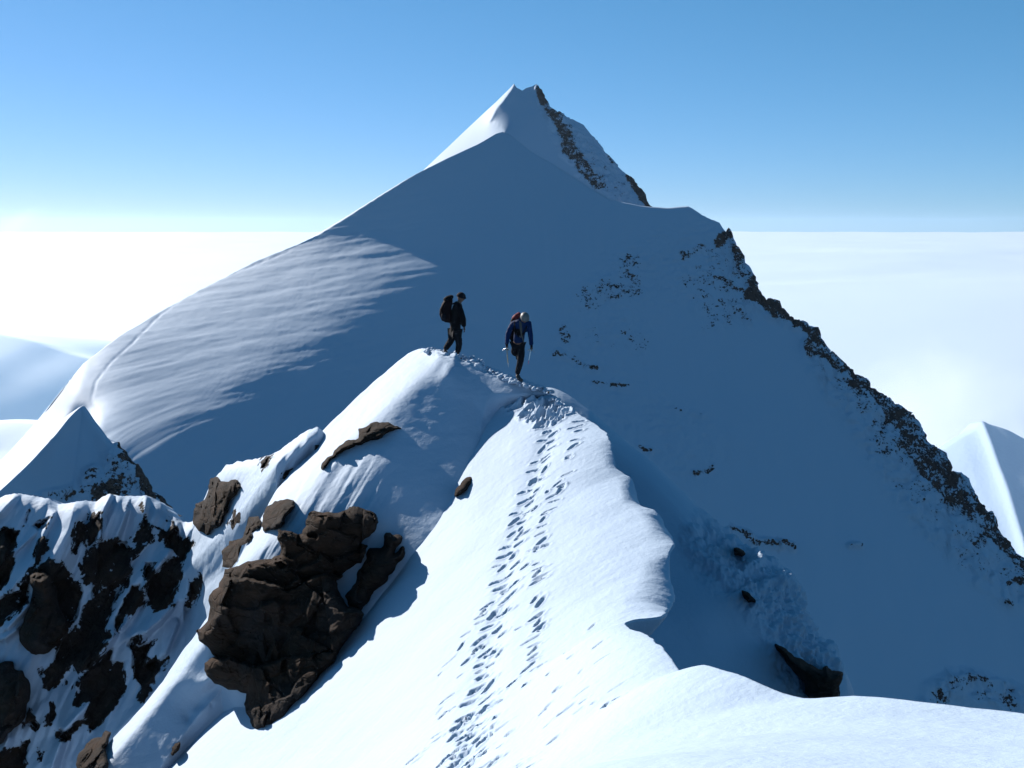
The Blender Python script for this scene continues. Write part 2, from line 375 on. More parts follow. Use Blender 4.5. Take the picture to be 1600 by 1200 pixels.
# overhang and wall under the lip
ov = np.interp(yrows, [6, 10, 13.9, 14.3, 15, 18, 20, 22, 24, 26, 28], [.05, .05, .12, .5, .55, .6, .5, .4, .25, .1, .05])
prof = [(0.00, 0.00), (.02, -.03), (-.02, -.09), (-.25, -.22), (-.7, -.5), (-1.0, -1.0), (-.9, -1.9), (-.2, -3.2), (1.2, -5.5), (3.5, -9)]
W = []
for (ax, az) in prof[1:]:
    k = ov[:, None] if ax < 0 or az > -.2 else 1.0
    ox = ax*(ov if ax < 0 else np.ones_like(ov)); W.append(np.stack([lx+ox, yrows, GA[:, -1, 2]+az*(1 if az < -.2 else .9)], -1))
Wc = np.stack([GA[:, -1]]+W, 1)
par = np.arange(Wc.shape[1]); fine = np.unique(np.concatenate([np.linspace(0, 3, 10), np.linspace(3, par[-1], 22)]))
Wf = pchip(par, np.moveaxis(Wc, 1, 0), fine); Wf = np.moveaxis(Wf, 0, 1)[:, 1:]
Wf[..., 0] += fbm(n3(Wf[..., 0], Wf[..., 1]*1.1, Wf[..., 2]*1.3), 4)*.12*sstep(2, 5, fine[1:])[None]
G = np.concatenate([GA, Wf], 1)
near = grid_obj('snow_ridge', G, M_near, {'rock': np.full(G.shape[:2], -2.0)})
tag(near, kind='structure')

# ------------------------------------------------------------------ net lofts given as (photo col, photo row, distance)
def net_loft(name, rows, mat, nu, nv, disp=None, rock=None, uparam=None):
    R = np.array(rows, float); P = unproj(R[..., 0], R[..., 1], R[..., 2])
    a = pchip(np.arange(len(P)), P, np.linspace(0, len(P)-1, nv))
    b = pchip(np.arange(P.shape[1]), np.moveaxis(a, 1, 0), np.linspace(0, P.shape[1]-1, nu)); G = np.moveaxis(b, 0, 1)
    n = grid_normals(G); n *= np.sign(n[..., 2:3].mean())
    ppx, ppy = proj(G)
    if disp is not None: G = G+n*disp(G, ppx, ppy)[..., None]
    rk = np.full(G.shape[:2], -2.0) if rock is None else rock(G, ppx, ppy)
    o = grid_obj(name, G, mat, {'rock': rk}); tag(o, kind='structure'); return o
# spur under the climbers: bright left edge, half-lit face, runnels, shaded chute at the lower left
_Z0 = dict(ZT); _Z0.update({22: (-15.7, -10.4, -7.9, -6.15, -5.5), 25: (-15.2, -9.8, -7.2, -5.5, -4.85), 26.6: (-14.9, -9.5, -6.8, -5.0, -4.45), 27.6: (-14.8, -9.3, -6.6, -4.62, -4.0), 28.8: (-15, -9.6, -7.2, -5.6, -5.2), 31: (-17, -12, -10, -9, -9)})
_ys = np.sort(list(_Z0)); _T = np.array([_Z0[k] for k in _ys])      # the slope carried on straight under the crag
def zA_pt(x, y):
    zr = pchip(_ys, _T, [y])[0]; return float(pchip(XS, zr, [min(max(x, -14), 0)])[0])
def A_depth(px, py, lo=8.0, hi=31.0):
    """distance at which the line of sight meets the lit slope"""
    for D in np.arange(lo, hi, .05):
        if -(py-HZ)/FP*D < zA_pt((px-800)/FP*D, D): return D
    return hi
GUL = [(762, 612), (757, 640), (750, 680), (738, 720), (722, 765), (700, 800), (683, 832), (650, 862), (612, 912), (585, 950), (560, 985), (520, 1030), (470, 1085), (425, 1135), (385, 1110), (345, 1078), (300, 1130), (250, 1200), (190, 1280)]
SPX = [100, 120, 175, 220, 255, 300, 340, 365, 395, 432, 508, 545, 575, 600, 625, 645, 656, 665, 690, 715, 740, 760, 785, 812, 840, 870, 890]
SPY = [1245, 1225, 1155, 1105, 1062, 1000, 940, 890, 830, 765, 676, 641, 612, 588, 565, 549, 545, 545, 549, 556, 566, 577, 588, 597, 606, 620, 640]
def sp_norm(px, py):
    sky = np.interp(px, SPX, SPY); ds = dist_poly(px, py, list(zip(SPX[:17], SPY[:17])))[0]
    n = nrm(np.full(px.shape, 4.0), 47.0)
    lit = nrm(75.0, 48.0); mid = nrm(52.0, 45.0)
    def bl(n, m, w): return n*(1-w[..., None])+m*w[..., None]
    n = bl(n, mid, .85*sstep(60, 10, dist_poly(px, py, [(425, 800), (480, 755), (545, 700)])[0]))
    n = bl(n, nrm(0., 50.), .8*sstep(26, 8, dist_poly(px, py, [(470, 775), (500, 740), (540, 705)])[0]))
    n = bl(n, mid, .9*sstep(22, 6, dist_poly(px, py, [(490, 795), (515, 765), (565, 710), (600, 690)])[0]))
    ww = 1-.62*sstep(760, 900, py); n = bl(n, lit, sstep(64, 22, ds/ww))
    n = bl(n, nrm(-8., 47.), sstep(70, 40, dist_poly(px, py, [(440, 1010), (390, 1040), (330, 1100), (270, 1160), (220, 1230)])[0]))
    return n
pins = [(x, y, A_depth(x, y)+.05, .6) for k in range(len(GUL)-1) for x, y in [((GUL[k][0]*(1-t)+GUL[k+1][0]*t), (GUL[k][1]*(1-t)+GUL[k+1][1]*t)) for t in np.linspace(0, 1, 9)] if y > 640]
pins += [(660, 546, 29.3, .5), (715, 556, 29.0, 3), (760, 577, 28.2, .5), (812, 597, 27.1, 3), (870, 622, 26.5, .5)]
def S_want(px, py):
    ds = dist_poly(px, py, list(zip(SPX[:17], SPY[:17])))[0]; ww = 1-.55*sstep(780, 900, py)
    T = -.07+0*px+.11*sstep(650, 560, px)
    T = np.maximum(T, .34*sstep(60, 15, dist_poly(px, py, [(425, 800), (480, 755), (545, 700), (575, 690)])[0]))
    T = T*(1-sstep(16, 4, dist_poly(px, py, [(462, 785), (500, 742), (540, 706)])[0])*.9)
    T = np.maximum(T, .66*sstep(62, 26, ds/ww))
    T = T*(1-sstep(75, 40, dist_poly(px, py, [(450, 1000), (400, 1040), (335, 1105), (275, 1165), (225, 1230)])[0]))-.06*sstep(75, 40, dist_poly(px, py, [(450, 1000), (400, 1040), (335, 1105), (275, 1165), (225, 1230)])[0])
    T = T-.05*sstep(150, 40, np.hypot((px-690)/.9, py-660))
    return T, sstep(600, 560, py)*0+1.0*(px < 760)*(py < 1250)
SP = Depth(80, 900, 530, 1310, 5, sp_norm, pins, want=S_want)
def sp_depth(px, py):
    d, sg, _ = dist_poly(px, py, GUL); D = SP(px, py)
    ins = inside(px, py, GUL+[(190, 1400), (1000, 1400), (1000, 612)])
    return D+np.where(ins, np.minimum(d*.02, 2.2)*sstep(613, 652, py), 0)
def sp_disp(G, px, py, rk, n, front):
    d = fbm(n3(G[..., 0]*.6, G[..., 1]*.6, G[..., 2]*.6), 4)*.055
    q = px*.83+py*.5; w = -px*.5+py*.83; lw = sstep(680, 740, py)*sstep(620, 560, px)
    d = d+fbm(n3(q*.05, w*.008, 2), 3)*.08*lw*(1-.85*sstep(860, 930, py))+fbm(n3(G[..., 0]*2, G[..., 1]*2, G[..., 2]*5), 3)*.012
    cr = sstep(10, 0, dist_poly(px, py, [(665, 548), (715, 556), (760, 577), (812, 597), (850, 612)])[0])*front
    d = d+cr*fbm(n3(G[..., 0]*5, G[..., 1]*5, G[..., 2]*5), 4, .6)*.16
    return n*d[..., None]
def sp_rock(G, px, py): return np.full(px.shape, -2.)
face_mesh('snow_spur', SPX, SPY, 100, 892, 1.8, rowsteps(640, .8, 2.6), sp_depth, M_near, sp_disp, sp_rock, ((.25, -.08), (1.2, -1.0), (4, -6), (9, -20)), lambda c: np.interp(c, [600, 680], [60, 10]))

# right hand spur, shaded, under the cornice
rsp = [
 [(790, 680, 30), (862, 622, 29), (1000, 720, 28), (1140, 850, 26), (1240, 915, 25), (1270, 990, 24.5), (1330, 1080, 24), (1360, 1180, 23.5)],
 [(790, 660, 28.4), (860, 605, 27.9), (1000, 710, 26), (1140, 840, 24), (1238, 903, 23), (1262, 978, 22.5), (1316, 1062, 22), (1335, 1150, 21.5)],
 [(790, 680, 27.6), (858, 618, 27.3), (985, 722, 25.4), (1115, 850, 23.4), (1190, 915, 22.3), (1225, 985, 21.8), (1272, 1075, 21.4), (1290, 1160, 21)],
 [(830, 650, 27), (850, 650, 26.8), (950, 750, 25), (1060, 880, 23), (1110, 960, 21.6), (1150, 1040, 21), (1190, 1120, 20.6), (1200, 1180, 20.4)],
 [(820, 700, 26.6), (840, 700, 26.4), (900, 780, 24.8), (960, 900, 22.4), (1000, 1000, 20.8), (1020, 1090, 20), (1040, 1180, 19.8), (1040, 1280, 19.6)]]
def rs_disp(G, px, py):
    w = sstep(78, 15, dist_poly(px, py, [(1120, 850), (1180, 900), (1225, 940), (1265, 1030)])[0])
    d = fbm(n3(G[..., 0]*.4, G[..., 1]*.4, G[..., 2]*.4), 3)*.12
    return d+w*(fbm(n3(G[..., 0]*2.2, G[..., 1]*2.2, G[..., 2]*2.2), 5, .6)*.50)
net_loft('snow_flank', rsp, M_near, 360, 260, rs_disp)

# ------------------------------------------------------------------ rocky ribs at the left
SKX = [-160, -60, -10, 10, 30, 60, 78, 90, 108, 130, 150, 162, 172, 190, 218, 228, 236, 252, 268, 285, 300, 310, 325, 340, 352, 370, 400, 430, 455, 480, 497, 512, 540, 600]
SKY = [790, 790, 783, 773, 771, 776, 779, 788, 786, 782, 784, 775, 772, 775, 775, 774, 777, 786, 806, 816, 815, 800, 765, 742, 728, 722, 717, 708, 690, 672, 667, 680, 720, 800]
def skyE(px): return np.interp(px, SKX, SKY)
def z1(X, Y): return (X/5, 740+Y/5)
def z2(X, Y): return (X/5, 960+Y/5)
def z3(X, Y): return (270+X/4.21, 640+Y/4.21)
def z4(X, Y): return (280+X/3.53, 860+Y/3.53)
def zz(f, pts): return [f(*p) for p in pts]
RIBS = [  # crest lines of snow ribs: points, height m, left width px, right width px
 (zz(z1, [(120, 160), (0, 300)]), .5, 10, 40),
 (zz(z1, [(420, 310), (330, 480), (260, 760)]), .7, 14, 22), (zz(z1, [(570, 270), (540, 440), (430, 640), (290, 780)]), .9, 30, 50),
 (zz(z1, [(860, 165), (790, 320), (775, 500)]), .8, 8, 40), (zz(z1, [(930, 190), (810, 470)]), .35, 12, 25), (zz(z1, [(985, 290), (905, 510)]), .45, 7, 30),
 (zz(z1, [(290, 455), (80, 640)]), .5, 8, 30), (zz(z1, [(265, 630), (90, 900)]), .5, 8, 25), (zz(z1, [(1375, 400), (1350, 580), (1160, 800), (1060, 1000)]), .6, 10, 25),
 (zz(z1, [(1510, 380), (1430, 560)]), .5, 8, 22), (zz(z1, [(1140, 190), (1130, 300)]), .4, 6, 30), (zz(z1, [(1650, 540), (1450, 760), (1440, 980)]), .8, 14, 30),
 (zz(z1, [(1420, 960), (1260, 1130), (1140, 1230)]), .6, 8, 24), (zz(z1, [(1080, 1010), (940, 1200)]), .5, 8, 24), (zz(z1, [(230, 1010), (60, 1200)]), .5, 8, 24),
 (zz(z2, [(880, 160), (700, 410)]), .6, 9, 26), (zz(z2, [(1130, 90), (1010, 180)]), .4, 8, 20), (zz(z2, [(120, 120), (40, 180)]), .4, 6, 20),
 (zz(z3, [(930, 130), (690, 340), (470, 640), (250, 880), (80, 1060)]), .9, 30, 40), (zz(z3, [(640, 290), (570, 500), (390, 700), (90, 1010)]), .6, 20, 30),
 (zz(z2, [(1750, -60), (1500, 160), (1350, 400), (1130, 680), (930, 900), (760, 1080)]), .35, 9, 45), (zz(z2, [(700, 690), (490, 900)]), .5, 10, 30),
 (zz(z2, [(1310, 560), (1150, 880), (1000, 1150)]), .5, 10, 45), (zz(z2, [(480, 980), (400, 1200)]), .5, 10, 25), (zz(z2, [(1200, -10), (1080, 220)]), .4, 8, 22),
 (zz(z2, [(60, 970), (10, 1080)]), .4, 8, 30), (zz(z2, [(1380, 60), (1290, 300)]), .4, 8, 22)]

E_ROCK = [(z1, [(-400, 440), (-100, 470), (60, 425), (160, 450), (75, 640), (130, 700), (110, 740), (70, 850), (0, 900), (-200, 800), (-400, 900)]), (z1, [(170, 415), (222, 285), (236, 290), (205, 412)]),
 (z1, [(250, 405), (320, 365), (395, 335), (350, 420), (300, 435)]), (z1, [(280, 530), (330, 495), (385, 510), (370, 580), (330, 640), (270, 730), (245, 760), (262, 640)]),
 (z1, [(590, 370), (620, 350), (680, 380), (700, 330), (740, 290), (775, 280), (790, 400), (770, 520), (700, 560), (640, 540), (600, 620), (560, 620), (570, 450)]),
 (z1, [(870, 515), (980, 530), (1040, 620), (1030, 750), (1000, 900), (960, 900), (920, 960), (870, 1100), (820, 1200), (760, 1250), (560, 1250), (640, 1040), (715, 990), (720, 860), (660, 850), (640, 720), (700, 560), (800, 540)]),
 (z1, [(1110, 220), (1130, 330), (1195, 400), (1190, 500), (1130, 600), (1060, 650), (1030, 600), (1060, 470), (1110, 350)]),
 (z1, [(390, 680), (420, 680), (540, 750), (560, 850), (660, 880), (620, 1020), (580, 1160), (520, 1180), (450, 1080), (430, 930), (380, 800), (250, 775), (245, 765)]),
 (z1, [(1380, 575), (1500, 560), (1430, 700), (1440, 800), (1360, 900), (1340, 1010), (1260, 1060), (1180, 1050), (1150, 960), (1140, 880), (1190, 800), (1310, 680), (1380, 640)]),
 (z1, [(1130, 690), (1210, 700), (1180, 790), (1120, 830)]), (z1, [(1240, 420), (1300, 480), (1260, 500)]), (z1, [(1040, 870), (1090, 865), (1145, 980), (1130, 1060), (1080, 1060), (960, 1180), (900, 1240), (880, 1180), (960, 1000)]),
 (z1, [(1480, 860), (1510, 810), (1550, 790), (1590, 830), (1565, 950), (1520, 1010), (1480, 1000)]), (z1, [(0, 980), (100, 920), (200, 900), (230, 1000), (150, 1060), (60, 1130), (0, 1180), (-300, 1150), (-300, 1000)]),
 (z1, [(150, 860), (240, 800), (235, 930), (180, 930)]), (z2, [(430, 290), (480, 200), (600, 40), (640, -60), (840, -60), (800, 100), (870, 160), (700, 410), (640, 450), (540, 430), (500, 500), (440, 560), (370, 610), (340, 500), (370, 400), (420, 370)]),
 (z2, [(700, 440), (840, 280), (890, 270), (860, 360), (960, 380), (980, 500), (960, 620), (860, 750), (740, 900), (700, 940), (690, 680), (590, 700), (590, 530)]),
 (z2, [(990, 230), (1020, 180), (1110, 160), (1090, 240), (1200, 200), (1180, 260), (1120, 400), (1190, 370), (1240, 340), (1320, 330), (1280, 420), (1180, 540), (1180, 600), (1110, 680), (1100, 580), (1060, 480), (1040, 300)]),
 (z2, [(230, 720), (300, 880), (270, 900), (230, 850), (170, 880)]), (z2, [(160, 990), (220, 980), (230, 1060), (170, 1300), (-300, 1300), (-300, 1120), (0, 1080), (80, 1060), (150, 1030)]), (z2, [(420, 900), (480, 900), (620, 850), (560, 960), (510, 1000), (440, 950)]),
 (z2, [(950, 1160), (1020, 1150), (1010, 1300), (950, 1300)]), (z2, [(1130, 720), (1170, 700), (1190, 760), (1150, 890), (1130, 870)]), (z2, [(375, 690), (410, 700), (420, 790), (370, 860)]), (z2, [(290, 1050), (350, 1060), (310, 1110)]),
 (z2, [(430, 0), (480, -40), (560, 40), (560, 80), (500, 120)]), (z2, [(300, 400), (345, 400), (340, 480), (300, 480)]), (z3, [(610, 312), (655, 290), (622, 360), (592, 402), (583, 390)]), (z3, [(740, 425), (790, 395), (840, 392), (790, 450), (750, 492), (732, 460)]),
 (z3, [(930, 240), (975, 235), (945, 290), (918, 296)]), (z3, [(378, 745), (410, 680), (432, 680), (437, 722), (392, 772)]), (z3, [(-20, 700), (60, 860), (140, 880), (100, 930), (60, 960), (-40, 900)]), (z3, [(120, 1150), (170, 1085), (205, 1105), (200, 1180), (150, 1260), (105, 1290)])]
E_POLY = [zz(f, p) for f, p in E_ROCK]
def E_mask(px, py):
    """signed px distance into the nearest rock outline (positive inside)"""
    m = np.full(np.shape(px), -60.)
    wx = fbm(n3(px*.07+py*.03, py*.03, 0), 4, .65)*10; wy = fbm(n3(px*.07+py*.03, py*.03, 40), 4, .65)*9; qx, qy = px+wx, py+wy
    for p in E_POLY:
        b = np.array(p); x0, y0 = b.min(0)-40; x1, y1 = b.max(0)+40; k = (qx > x0) & (qx < x1) & (qy > y0) & (qy < y1)
        if not k.any(): continue
        d = dist_poly(qx[k], qy[k], list(p)+[p[0]])[0]; m[k] = np.maximum(m[k], np.where(inside(qx[k], qy[k], p), d, -d))
    return m
def DE0(px, py):
    s = skyE(px); top = np.interp(px, [-160, 100, 290, 345, 432, 500, 600], [35.6, 36, 36.2, 34.0, 30.0, 29.8, 30.3])
    t = np.clip(py-s, 0, 700)
    k = np.interp(px, [-160, 150, 350, 600], [.0105, .0105, .0120, .0130])
    lo = np.interp(px-(.35*(py-800)), [0, 300, 500], [0, .0, 0])
    return top-k*t-.9*(1-np.exp(-t/9.))+1.2*0+lo
def E_rel(px, py):
    d = 0
    for pts, h, wl, wr in RIBS:
        r, sg, pr = dist_poly(px, py, pts); fall = sstep(0, .0001, pr)
        f = np.where(sg > 0, np.exp(-(r/wl)**2), np.exp(-r/wr)) if False else np.where(sg < 0, np.exp(-r/wr), np.exp(-(r/wl)**2))
        d = np.maximum(d, h*f)
    q = px*.83+py*.40; w = -px*.45+py*.83
    d = d*1.4+fbm(n3(q*.03, w*.008, 4), 3, .5)*.40+fbm(n3(q*.11, w*.03, 9), 3)*.05
    return d
def DE(px, py): return DE0(px, py)-E_rel(px, py)
cols = np.arange(-160, 580, 1.6); t = np.concatenate([[0], np.cumsum(np.linspace(.6, 2.4, 300))]); t = t/t[-1]*560
PX = np.repeat(cols[:, None], len(t), 1)+fbm(n3(cols[:, None]*.02, t[None]*.02, 0), 2)*0
PY = skyE(cols)[:, None]+t[None]+(fbm(n3(cols*.12, 0, 7), 3)*3)[:, None]
MK = E_mask(PX, PY); D = DE(PX, PY)
Q = unproj(PX, PY, D); rw = sstep(-1.5, 3.5, MK)
D = D-rw*(-.22+facets(Q, 1.3)*.55+fbm(Q*.8, 5, .55, True)*.10+.20*facets(Q*np.array([1, 1, .6]), .6, 9))
GE = unproj(PX, PY, D)
b1 = GE[:, :1]+np.array([0, 1.2, -.5]); b2 = GE[:, :1]+np.array([0, 6, -6.]); b3 = GE[:, :1]+np.array([0, 12, -20.])
GE = np.concatenate([b3, b2, b1, GE], 1)
rk = np.full(GE.shape[:2], -1.); rk[:, 3:] = np.clip(.60+MK*.075, -.45, 1.05)+fbm(Q*.9, 3)*.35
le = grid_obj('rocky_slope', GE, M_left, {'rock': rk}); tag(le, kind='structure')

# ------------------------------------------------------------------ mountains built from fall-line columns
def mountain(name, cols, mat, du, nseg, disp, rockf, back=((14, -6), (60, -60), (160, -200))):
    """cols: (px, py, D, [(row target, slope deg, fall deg left of towards-camera), ...])"""
    P = []; xs = []
    for (px, py, D, rows, *bk) in cols:
        p = unproj(px, py, D); g0 = rows[0][2]; line = []
        bb = bk[0] if bk else back; gb = bk[1] if len(bk) > 1 else 10
        for (d, z) in reversed(bb):
            line.append(p+np.array([-math.sin(math.radians(gb))*d, math.cos(math.radians(gb))*d, z]))
        line.append(p); q = p.copy()
        for (yt, th, g) in rows:
            k = (HZ-yt)/FP; gx, gy = -math.sin(math.radians(g)), -math.cos(math.radians(g)); tn = math.tan(math.radians(th))
            tt = (q[2]-k*q[1])/(tn+k*gy); tt = max(tt, .05); q = q+np.array([gx*tt, gy*tt, -tn*tt]); line.append(q)
        P.append(line); xs.append(px)
    P = np.array(P); xs = np.array(xs, float)
    ui = np.arange(xs[0], xs[-1]+.1, du)
    A = pchip(xs, P, ui)
    vi = np.concatenate([np.linspace(k, k+1, n, endpoint=False) for k, n in enumerate(nseg)]+[[len(nseg)]])
    G = np.moveaxis(pchip(np.arange(P.shape[1]), np.moveaxis(A, 1, 0), vi), 0, 1)
    n = grid_normals(G); n *= np.sign(n[..., 2:3].mean()); ppx, ppy = proj(G); nb = sum(nseg[:3])
    rk = rockf(G, ppx, ppy)
    front = np.zeros(G.shape[:2]); front[:, nb:] = 1
    G = G+disp(G, ppx, ppy, rk, n, front)
    o = grid_obj(name, G, mat, {'rock': np.where(front > 0, rk, -1)}); tag(o, kind='structure'); return o
def zones(px, py, Z, wob=1.0):
    w = np.full(np.shape(px), -1.2)
    wx = fbm(n3(px*.02, py*.02, 0), 3)*14*wob; wy = fbm(n3(px*.02, py*.02, 40), 3)*14*wob
    for pts, r, s in Z:
        d, _, _ = dist_poly(px+wx, py+wy, pts); w = np.maximum(w, -1.2+(min(s+.12, .95)+1.2)*sstep(1.5, .35, d/(r*1.25)))
    return w
ZM = [([(1172, 440), (1200, 480), (1250, 508), (1288, 545), (1330, 588), (1372, 622), (1400, 640)], 12, .55), ([(1138, 362), (1150, 395), (1168, 430)], 9, .45), ([(1440, 700), (1500, 770), (1560, 835), (1640, 930)], 22, .42), ([(1130, 400), (1160, 460), (1120, 490), (1090, 440)], 36, .10), ([(930, 520), (1000, 540)], 24, -.05), ([(1290, 560), (1360, 660), (1420, 750), (1500, 850), (1590, 920)], 34, .02), ([(900, 220), (960, 300)], 10, .1), ([(1140, 365), (1120, 380)], 10, .75), ([(1115, 384), (1060, 402)], 8, .3), ([(985, 410), (985, 450), (945, 460), (915, 470)], 24, .22), ([(880, 515), (885, 540)], 10, .3), ([(975, 530), (1000, 533)], 12, .25),
      ([(865, 558), (930, 572)], 5, .42), ([(925, 598), (985, 606)], 4, .5), ([(1170, 455), (1190, 470), (1216, 484)], 12, .75), ([(1110, 440), (1170, 450)], 22, .18), ([(1150, 485), (1165, 500)], 10, .3),
      ([(1240, 512), (1285, 520)], 8, .7), ([(1262, 545), (1300, 552)], 10, .55), ([(1320, 575), (1345, 610)], 14, .5), ([(1340, 610), (1365, 660), (1400, 720)], 24, .16),
      ([(1395, 632), (1412, 655), (1415, 700), (1450, 735), (1480, 770), (1520, 800), (1560, 830), (1610, 880)], 21, .5), ([(1375, 600), (1392, 650)], 16, .5), ([(1475, 720), (1485, 750)], 8, .9),
      ([(1500, 830), (1530, 850)], 16, .2), ([(1085, 742), (1112, 730)], 6, .5), ([(1145, 828), (1180, 845), (1235, 858)], 6, .45), ([(1000, 700), (1020, 706)], 4, .45), ([(1460, 1090), (1510, 1070), (1600, 1100)], 24, .16),
      ([(1575, 907), (1590, 908)], 7, .55), ([(1572, 940), (1582, 942)], 6, .55), ([(1060, 640), (1100, 648)], 5, .15), ([(1330, 855), (1345, 857)], 4, .25), ([(1200, 440), (1180, 420), (1160, 400)], 9, .35)]
def rock_M(G, px, py): return zones(px, py, ZM)
def disp_M(G, px, py, rk, n, front):
    w = sstep(-.9, .4, rk)
    s = (1.3*fbm(n3(G[..., 0]*.02, G[..., 1]*.02, G[..., 2]*.03), 3)+.5*fbm(n3(G[..., 0]*.11, 3, G[..., 2]*.018), 3)*sstep(700, 850, px))*(1-.6*sstep(600, 300, px))
    # wind ripples on the lit left shoulder, running along the slope
    lw = sstep(760, 560, px)*sstep(60, 200, px)
    s = s+lw*(fbm(n3(G[..., 0]*.035+G[..., 2]*.02, G[..., 2]*.40-G[..., 0]*.06, 6), 4, .6)*.42)
    cz = sstep(90, 20, dist_poly(px, py, [(1120, 400), (990, 440), (910, 560), (980, 640), (1080, 700)])[0])
    s = s+cz*fbm(n3(G[..., 0]*.22, G[..., 1]*.2, G[..., 2]*.4), 4, .6, True)*.85
    s = s+lw*fbm(n3(G[..., 0]*.16-G[..., 2]*.1, G[..., 2]*1.1+G[..., 0]*.05, 11), 4, .6)*.13
    r = w*(fbm(n3(G[..., 0]*.12, G[..., 1]*.12, G[..., 2]*.2), 5, .6, True)*2.6+facets(G, 3.0)*.9)
    sk = w*sstep(30, 0, py-np.interp(px, MX, MY))
    tr, _, _ = dist_poly(px, py, [(148, 650), (143, 625), (150, 596), (172, 566), (205, 538), (240, 500), (292, 460), (350, 432), (400, 412), (450, 392)])
    s = s-.30*np.exp(-(tr/2.2)**2)*(.55+.9*fbm(n3(px*.08, py*.08, 3), 2))
    return n*(s+r*.8*(.35+.65*sstep(1120, 1200, px)))[..., None]*np.where(front > 0, 1, .4)[..., None]
MX = [-160, 0, 60, 130, 200, 300, 400, 500, 560, 650, 700, 745, 775, 785, 795, 830, 880, 920, 950, 975, 1000, 1040, 1075, 1082, 1100, 1125, 1139, 1136, 1148, 1160, 1172, 1190, 1196, 1214, 1218, 1245, 1276, 1284, 1293, 1310, 1340, 1355, 1372, 1395, 1410, 1425, 1450, 1462, 1470, 1476, 1482, 1492, 1500, 1512, 1530, 1560, 1575, 1600, 1740]
MY = [890, 722, 655, 568, 516, 458, 407, 365, 328, 272, 247, 226, 208, 205, 208, 236, 264, 290, 308, 317, 322, 326, 324, 327, 338, 349, 357, 372, 382, 400, 425, 460, 470, 473, 484, 500, 513, 530, 550, 565, 590, 603, 612, 632, 640, 655, 690, 712, 708, 722, 742, 745, 742, 755, 788, 820, 845, 880, 1060]
_o = np.argsort(MX, kind='stable'); MX = np.array(MX, float)[_o]; MY = np.array(MY, float)[_o]
LITC = [(500, 372), (560, 352), (640, 366), (718, 402), (690, 425), (640, 440), (560, 490), (480, 540), (380, 600), (310, 655), (245, 725), (180, 800), (80, 850)]
def M_norm(px, py):
    sky = np.interp(px, MX, MY); h = py-sky
    _, sg, _ = dist_poly(px, py, LITC); d = dist_poly(px, py, LITC)[0]
    ins = inside(px, py, LITC+[(20, 900), (-300, 900), (-300, 200), (395, 395), (440, 398), (500, 372)])
    sd = np.where(ins, -d, d); f = sstep(45, -75, sd)*sstep(720, 680, px)
    sh = nrm(-11+0*px, 51+1*sstep(300, 500, py)); li = nrm(np.interp(px, [-160, 130, 300, 500, 720], [70, 46, 36, 28, 22]), np.interp(px, [-160, 200, 720], [40, 40, 39]))
    band = sstep(26, 8, dist_poly(px, py, [(650, 268), (600, 300), (560, 330), (500, 365), (440, 392)])[0])+.9*sstep(16, 5, dist_poly(px, py, [(480, 382), (600, 352), (660, 368)])[0])
    f = f*(1-.9*np.clip(band, 0, 1))
    n = sh*(1-f[..., None])+li*f[..., None]
    cl = sstep(110, 60, py-np.interp(px, [0, 100, 200], [722, 610, 500]))*sstep(190, 110, px); n = n*(1-cl[..., None])+nrm(72., 44.)*cl[..., None]
    # right-hand buttress turns away to the right
    rt = sstep(1080, 1150, px)*sstep(60, 0, h); n = n*(1-rt[..., None])+nrm(-30., 50.)*rt[..., None]
    sf = sstep(40, 8, h)*sstep(960, 1000, px)*sstep(1120, 1080, px); n = n*(1-sf[..., None])+nrm(-4., 38.)*sf[..., None]
    return n
def M_want(px, py):
    sky = np.interp(px, MX, MY); h = py-sky
    d = dist_poly(px, py, LITC)[0]; ins = inside(px, py, LITC+[(20, 900), (-300, 900), (-300, 200), (395, 395), (440, 398), (500, 372)])
    sd = np.where(ins, -d, d)+fbm(n3(px*.02, py*.05, 3), 3)*30; f = sstep(34, -40, sd)
    lit = np.interp(px, [0, 140, 250, 400, 560, 720], [.36, .29, .105, .05, .028, .015])+.12*sstep(50, 0, h)*sstep(420, 250, px)
    T = lit*f+(-.16)*(1-f)
    c_ = sstep(34, 14, h)*sstep(150, 90, px); T = T*(1-c_)+.62*c_
    w = (py > sky-40)*(py < 900)*sstep(90, 150, px)*sstep(1060, 900, px)
    return T, w*1.0
MD = Depth(-180, 1760, 180, 1320, 12, M_norm, [(785, 205, 392, 5)], want=M_want, rounds=8, it=1200)
def jagM(c): return -sstep(1130, 1160, c)*(np.abs(fbm(n3(c*.06, 0, 2), 4, .6))*9-2)
face_mesh('mountain', MX, MY, -160, 1740, 2.3, np.concatenate([rowsteps(900, 1.5, 4.5)]), MD, M_mid, disp_M, rock_M, ((8, -3), (25, -18), (80, -80), (180, -240)), lambda c: np.interp(c, [0, 300, 650, 800], [80, 60, 50, 10]), jagM)

